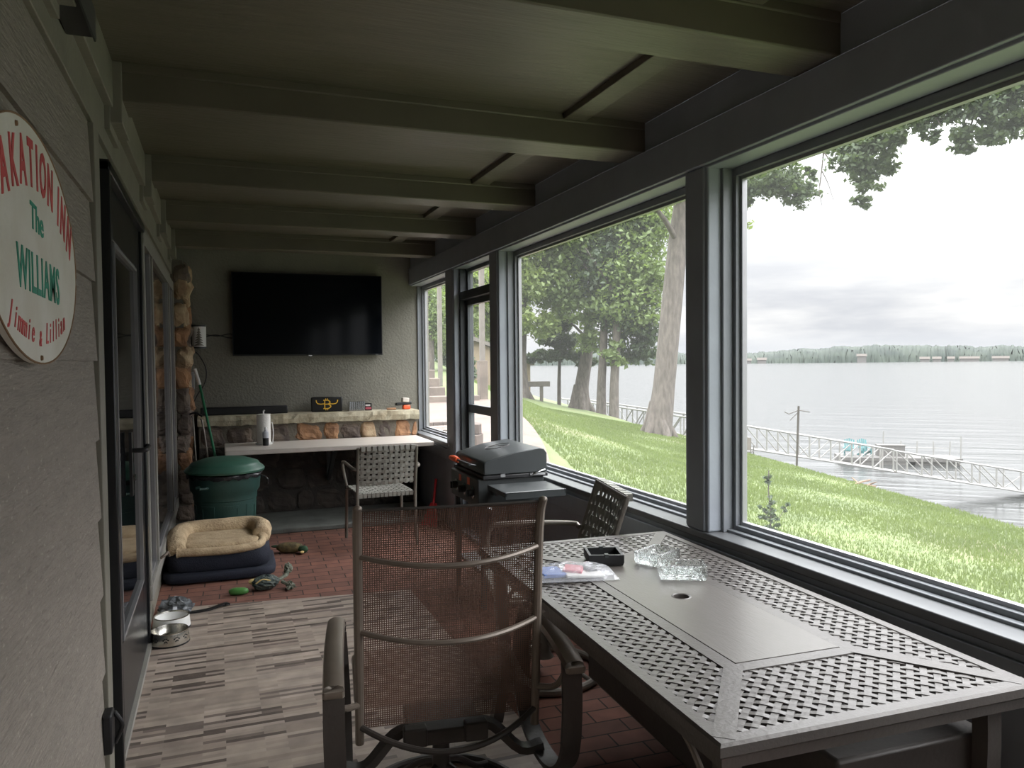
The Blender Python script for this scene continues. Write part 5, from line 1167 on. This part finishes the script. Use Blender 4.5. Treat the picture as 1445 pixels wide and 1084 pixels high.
for r_ in range(4):
    for k_ in range(7):
        a0 = -.9+k_*.42+.2*(r_ % 2); a1 = a0+.40; R0, R1 = .38-.01*r_, .56-.015*r_
        pts = [(R0*cos(a0), R0*sin(a0)), (R1*cos(a0), R1*sin(a0)), (R1*cos((a0+a1)/2)*1.02, R1*sin((a0+a1)/2)*1.02), (R1*cos(a1), R1*sin(a1)), (R0*cos(a1), R0*sin(a1))]
        b.prism(pts, .145*r_-.02, .145*r_+.118)
b.build('block_ring', M['block'], rw_, bevel=.006)
MB().lathe([(.39, 0), (.39, .5), (.0, .53)], 24).build('soil', M['gravel'], rw_)
rs = random.Random(8)
for i in range(9):
    x = 2.35+.06*i+rs.uniform(-.05, .05); y = 9.1+.62*i*.6; 
    o = MB().blob((0, 0, .05), (rs.uniform(.10, .17), rs.uniform(.09, .14), rs.uniform(.06, .10)), 14, 9, .12, seed=i).build('border_stone', M['block'])
    o.location = (x, y, ground(x, y)+.06)
    tag(o, 'rough brown border stone between the gravel bed and the path', 'stone', 'border stones along the gravel bed')
for i, (px, d, pb, pt_, w_, ped) in enumerate([(621, 20.5, 505, 385, .055, 0), (681, 17.5, 543, 330, .055, 1)]):
    p0 = P(px, pb, d); p1 = P(px, pt_, d); g0 = ground(p0.x, p0.y)
    t = thing('garden_post', ['tall pale timber post at the top of the stone steps', 'tall pale timber post on a pedestal beside the lawn'][i], 'post', (p0.x, p0.y, g0))
    MB().box(-w_, -w_, 0, w_, w_, p1.z-g0).build('post_shaft', M['palewood'], t, bevel=.01)
    if ped: MB().box(-w_*1.8, -w_*1.8, -.05, w_*1.8, w_*1.8, (p0.z-g0)+(.55 if ped else .12)).build('pedestal', M['step'], t, bevel=.01)
# loose pebbles on the gravel bed
npb = 5200; q_ = RNG.random((npb, 2)); ya_ = 8.8+7.2*q_[:, 0]; xr = np.interp(ya_, [8.7, 11, 13.5, 16.2], [2.18, 2.75, 3.25, 3.55]); xa_ = 2.13+(xr-2.13)*q_[:, 1]
za_ = ground_np(xa_, ya_)+.10; rp = (.015+.03*RNG.random(npb)**2)[:, None]
oc = np.array([[1,0,0],[0,1,0],[-1,0,0],[0,-1,0],[0,0,.7],[0,0,-.7]]); tri = [(0,1,4),(1,2,4),(2,3,4),(3,0,4),(1,0,5),(2,1,5),(3,2,5),(0,3,5)]
c0 = np.stack([xa_, ya_, za_], -1); tv = np.stack([c0+oc[i]*rp*(1+.5*RNG.random((npb, 1))) for t3 in tri for i in t3], 1).reshape(-1, 3)
pb_ = tri_mesh('pebbles', tv, 3, mat('pebble_stone', (.30, .25, .21), .9, col2=(.07, .055, .05), vscale=7, detail=2))
tag(pb_, 'loose mixed brown and tan pebbles on the gravel bed', 'pebbles', kind='stuff')
# shed
def shed(label, px, py, d, w, hh, dd, rz):
    p = P(px, py, d); g0 = ground(p.x, p.y); t = thing('garden_shed', label, 'shed', (p.x, p.y, g0-.2), rz)
    hh = p.z-g0+.2+hh
    MB().box(-w/2, -dd/2, 0, w/2, dd/2, hh).prism([(-w/2, -.01), (w/2, -.01), (w/2, .01), (-w/2, .01)], hh-.01, hh).build('wall', M['beige'], t)
    b = MB(); e = .25; rh = w*.22
    b.add([(-w/2-e, -dd/2-e, hh-.05), (0, -dd/2-e, hh+rh), (w/2+e, -dd/2-e, hh-.05), (-w/2-e, dd/2+e, hh-.05), (0, dd/2+e, hh+rh), (w/2+e, dd/2+e, hh-.05),
           (-w/2-e, -dd/2-e, hh+.08), (0, -dd/2-e, hh+rh+.15), (w/2+e, -dd/2-e, hh+.08), (-w/2-e, dd/2+e, hh+.08), (0, dd/2+e, hh+rh+.15), (w/2+e, dd/2+e, hh+.08)],
          [(0,1,7,6),(1,2,8,7),(3,9,10,4),(4,10,11,5),(6,7,10,9),(7,8,11,10),(0,3,4,1),(1,4,5,2),(0,6,9,3),(2,5,11,8)]); b.build('roof', M['palewood'], t)
    MB().add([(-w/2, -dd/2-.01, hh), (w/2, -dd/2-.01, hh), (0, -dd/2-.01, hh+rh)], [(0, 1, 2)]).build('gable', M['beige'], t)
shed('beige shed with a low gable roof seen through the screen door', 667, 520, 31, 1.5, .75, 2.5, radians(-15))
shed('beige cottage wall behind the thick trunk at the left of the wide opening', 722, 540, 52, 2.3, 1.2, 2.0, radians(-15))
# timber bench / low beam by the trees
t = thing('timber_bench', 'pale weathered timber beam bench beside the thick trunk', 'bench', gp(752, 552, 45, 0), radians(-20))
MB().box(-1.1, -.2, .75, 1.0, .2, 1.05).build('bench_beam', M['palewood'], t, bevel=.02)
MB().bar((-.55, 0, -.6), (-.15-.5, 0, 1.35), .3, .2).bar((.5, 0, -.6), (.5, 0, .8), .2, .2).build('bench_leg', M['palewood'], t)

# ---- lake walkway of white trusses
def truss(label, p0, p1, hgt, wid, npan, railn=None):
    p0 = Vector(p0); p1 = Vector(p1); d = (p1-p0); L = d.length; e = d.normalized(); side = Vector((-e.y, e.x, 0)).normalized()*wid/2
    t = thing('walkway_truss', label, 'gangway', p0, 0, 'walkway sections over the water'); V0 = Vector((0, 0, 0)); H_ = Vector((0, 0, hgt))
    for sg in (-1, 1):
        b = MB(); s_ = side*sg
        b.tube([s_, s_+d], .055, 6).tube([s_+H_, s_+d+H_], .055, 6)
        for k_ in range(npan+1): b.tube([s_+d*k_/npan, s_+d*k_/npan+H_], .045, 6)
        for k_ in range(npan):
            a_, c_ = (k_, k_+1) if k_ < npan/2 else (k_+1, k_)
            b.tube([s_+d*a_/npan+H_, s_+d*c_/npan], .035, 5)
        b.build('side_truss', M['galv'], t)
    b = MB(); q = d.length
    b.add([tuple(-side+Vector((0,0,.02))), tuple(side+Vector((0,0,.02))), tuple(side+d+Vector((0,0,.02))), tuple(-side+d+Vector((0,0,.02))), tuple(-side+Vector((0,0,-.05))), tuple(side+Vector((0,0,-.05))), tuple(side+d+Vector((0,0,-.05))), tuple(-side+d+Vector((0,0,-.05)))],
          [(0,1,2,3),(7,6,5,4),(0,4,5,1),(1,5,6,2),(2,6,7,3),(3,7,4,0)])
    b.build('walkway_deck', M['palewood'], t)
A0, A1, A2, A3 = P(800, 585, 56), P(1015, 626, 40), P(1255, 664, 41), P(1560, 712, 43)
truss('white truss walkway section behind the tree trunks', A0, A1-(A1-A0).normalized()*.15, 1.2, 1.1, 14)
truss('white truss walkway section left of the dock, behind the lamp pole', A1, A2-(A2-A1).normalized()*.15, 1.15, 1.2, 8)
truss('white truss walkway section right of the dock running out of view', A2, A3, 1.1, 1.2, 9)
# floating dock with two teal chairs
pd = P(1248, 652, 56); t = thing('floating_dock', 'grey floating dock moored beyond the white walkway', 'dock', (pd.x, pd.y, WZ), YAW*-1+radians(-12))
MB().box(-3.2, -1.2, .25, 4.8, 1.2, .50).build('dock_deck', M['deckwood'], t)
MB().box(-3.2, -1.15, -.2, 1.3, 1.15, .26).box(1.8, -1.0, -.2, 4.7, 1.0, .26).build('float', M['deckwood'], t)
b = MB()
for x in (1.4, 2.5, 3.6, 4.7):
    b.tube([(x, 1.1, .5), (x, 1.1, 1.5)], .05, 6)
b.tube([(1.4, 1.1, 1.0), (4.7, 1.1, 1.0)], .03, 6).tube([(4.7, -1.1, .2), (4.7, -1.1, 2.1)], .05, 6).tube([(.2, 1.1, .5), (.2, 1.1, 2.2)], .05, 6)
b.build('dock_rail', M['galv'], t)
dm = Matrix.Translation(t.location) @ Matrix.Rotation(t.rotation_euler.z, 4, 'Z')
q = dm @ Vector((2.0, -.3, .5)); tb = thing('storage_crate', 'dark storage box on the floating dock', 'box', q, t.rotation_euler.z)
q = dm @ Vector((.4, .1, .5)); tb.location = q; MB().box(-.9, -.4, 0, .9, .4, .75).build('box_body', M['deckwood'], tb); MB().box(-.93, -.43, .75, .93, .43, .82).build('box_lid', M['deckwood'], tb)
for i, x in enumerate((-1.35, -2.45)):
    q = dm @ Vector((x, -.1, .5)); c = thing('adirondack_chair', ['right one of the two teal chairs on the floating dock', 'left one of the two teal chairs on the floating dock'][i], 'chair', q, t.rotation_euler.z+radians(180+15*(1-2*i)), 'teal chairs on the dock')
    s_ = MB()
    for k_ in range(5): s_.bar((-.24+.12*k_, -.20, .28), (-.30+.15*k_, -.50, 1.12+.05*(2-abs(k_-2))), .10, .02, (0, 1, 0))
    s_.build('backrest', M['teal'], c); MB().bar((0, .32, .40), (0, -.24, .28), .56, .03).build('seat', M['teal'], c)
    for sx in (-1, 1): MB().bar((sx*.33, .38, .60), (sx*.33, -.36, .60), .12, .025).build('armrest', M['teal'], c); MB().bar((sx*.29, .33, 0), (sx*.29, .33, .60), .04, .1, (0, 1, 0)).build('front_leg', M['teal'], c); MB().bar((sx*.27, .33, .36), (sx*.27, -.60, 0), .03, .12).build('back_leg', M['teal'], c)
# lamp pole
pb = gp(1122, 655, 27, -.2); pt_ = P(1127, 573, 27)
t = thing('lamp_pole', 'thin grey pole with wire arms at the lawn edge', 'pole', pb)
MB().cyl((0, 0, 0), tuple(pt_-pb), .038, 8).build('pole', M['chairdark'], t)
top = pt_-pb; e = rt0
MB().tube([top+Vector((0,0,-.15)), top-e*.35+Vector((0,0,-.28)), top-e*.5+Vector((0,0,-.2))], .018, 6).tube([top+Vector((0,0,-.15)), top+e*.4+Vector((0,0,-.22))], .018, 6).tube([top+Vector((0,0,-.2)), top-e*.3+Vector((0,0,-.5))], .014, 6).build('wire_arm', M['chairdark'], t)
# driftwood and small shoreline things
b = MB(); rs = random.Random(21)
for k_ in range(40):
    q = gp(1240+rs.uniform(-30, 25), 690, 18.2+rs.uniform(-.5, .7), .0); d_ = Vector((rs.uniform(-1, 1), rs.uniform(-1, 1), rs.uniform(-.1, .25))).normalized()*rs.uniform(.12, .35)
    q.z += rs.uniform(0, .12); b.tube([q-d_, q, q+d_+Vector((0, 0, rs.uniform(-.05, .05)))], [.02, .03, .012], 5)
tag(b.build('driftwood_pile', M['mulch']), 'heap of brown driftwood and leaves at the edge of the lawn', 'driftwood')
pp = gp(1050, 632, 26, .02)
t = thing('patio_chair', 'small weathered metal chair at the lawn edge beside the porch post', 'chair', pp, radians(-50))
s_ = MB().bar((-.22, 0, .0), (-.22, 0, .9), .03, .03, (0, 1, 0)).bar((.22, 0, .0), (.22, 0, .9), .03, .03, (0, 1, 0)).bar((-.22, .45, 0), (-.22, .45, .6), .03, .03, (0, 1, 0)).bar((.22, .45, 0), (.22, .45, .6), .03, .03, (0, 1, 0))
s_.build('chair_frame', M['deckwood'], t); MB().box(-.23, 0, .40, .23, .46, .44).build('seat', M['deckwood'], t); MB().box(-.23, -.02, .5, .23, .02, .92).build('backrest', M['palewood'], t)
# rafter tails and eave outside, in line with the beams
for i, yt in enumerate([.62, 1.88, 3.12, 4.38, 5.62, 6.86]):
    a, b_ = yt-.10, yt
    struct(MB().add([(SX+.045, a, 2.41), (SX+.40, a, 2.40), (SX+.45, a, 2.43), (SX+.45, a, 2.50), (SX+.045, a, 2.56), (SX+.045, b_, 2.41), (SX+.40, b_, 2.40), (SX+.45, b_, 2.43), (SX+.45, b_, 2.50), (SX+.045, b_, 2.56)],
        [(0,1,2,3,4),(9,8,7,6,5),(0,5,6,1),(1,6,7,2),(2,7,8,3),(3,8,9,4),(4,9,5,0)]).build('trim_%d' % k, M['eave'], bevel=.006), 'pale eave rafter tail outside'); k += 1

# ---------------------------------------------------------------- parts of parts
NEST = {'handle_grip': 'hood_handle', 'hood_emblem': 'hood', 'hinge': 'hood', 'hood_stop': 'hood', 'knob_bezel': 'burner_knob', 'warning_sticker': 'griddle_body', 'shelf_bracket': 'side_shelf',
        'top_hem': 'back_sling', 'arm_bracket': 'armrest', 'base_spoke': 'base_ring', 'screen': 'tv_housing', 'logo_tab': 'tv_housing', 'maker_mark': 'tv_housing', 'emblem': 'case_body',
        'bowl_rim': 'bowl_body', 'rubber_foot': 'bowl_body', 'paw_prints': 'bowl_body', 'raised_ribs': 'can_body', 'side_handle': 'can_body', 'bottom_rim': 'shade', 'top_rim': 'shade', 'pine_cutout': 'shade',
        'letter': 'sign_board', 'sign_edge': 'sign_board', 'screw': 'sign_board', 'cigarette_rest': 'ashtray_body', 'duck_bill': 'duck_head', 'pale_cord': 'toy_ball', 'hole_ring': 'burner_cover',
        'door_handle': 'door_leaf', 'lock_cylinder': 'door_leaf', 'glass_panel': 'door_leaf', 'glass_bead': 'door_leaf', 'latch_knob': 'door_leaf', 'leg_brace': 'leg', 'red_band': 'packet_body', 'white_band': 'packet_body', 'cover_hinge': 'cover_body', 'cover_flange': 'box_body', 'gable': 'wall', 'box_lid': 'box_body'}
bname = lambda o: o.name.rsplit('.', 1)[0] if o.name[-4:-3] == '.' else o.name
for root in [o for o in bpy.data.objects if o.parent is None]:
    kids = [o for o in bpy.data.objects if o.parent is root]
    for cn in set(bname(c) for c in kids):
        if cn not in NEST: continue
        cs = sorted([c for c in kids if bname(c) == cn], key=lambda o: o.name); ps = sorted([p for p in kids if bname(p) == NEST[cn]], key=lambda o: o.name)
        if not ps: continue
        for i, c in enumerate(cs): c.parent = ps[i if len(ps) == len(cs) else 0]
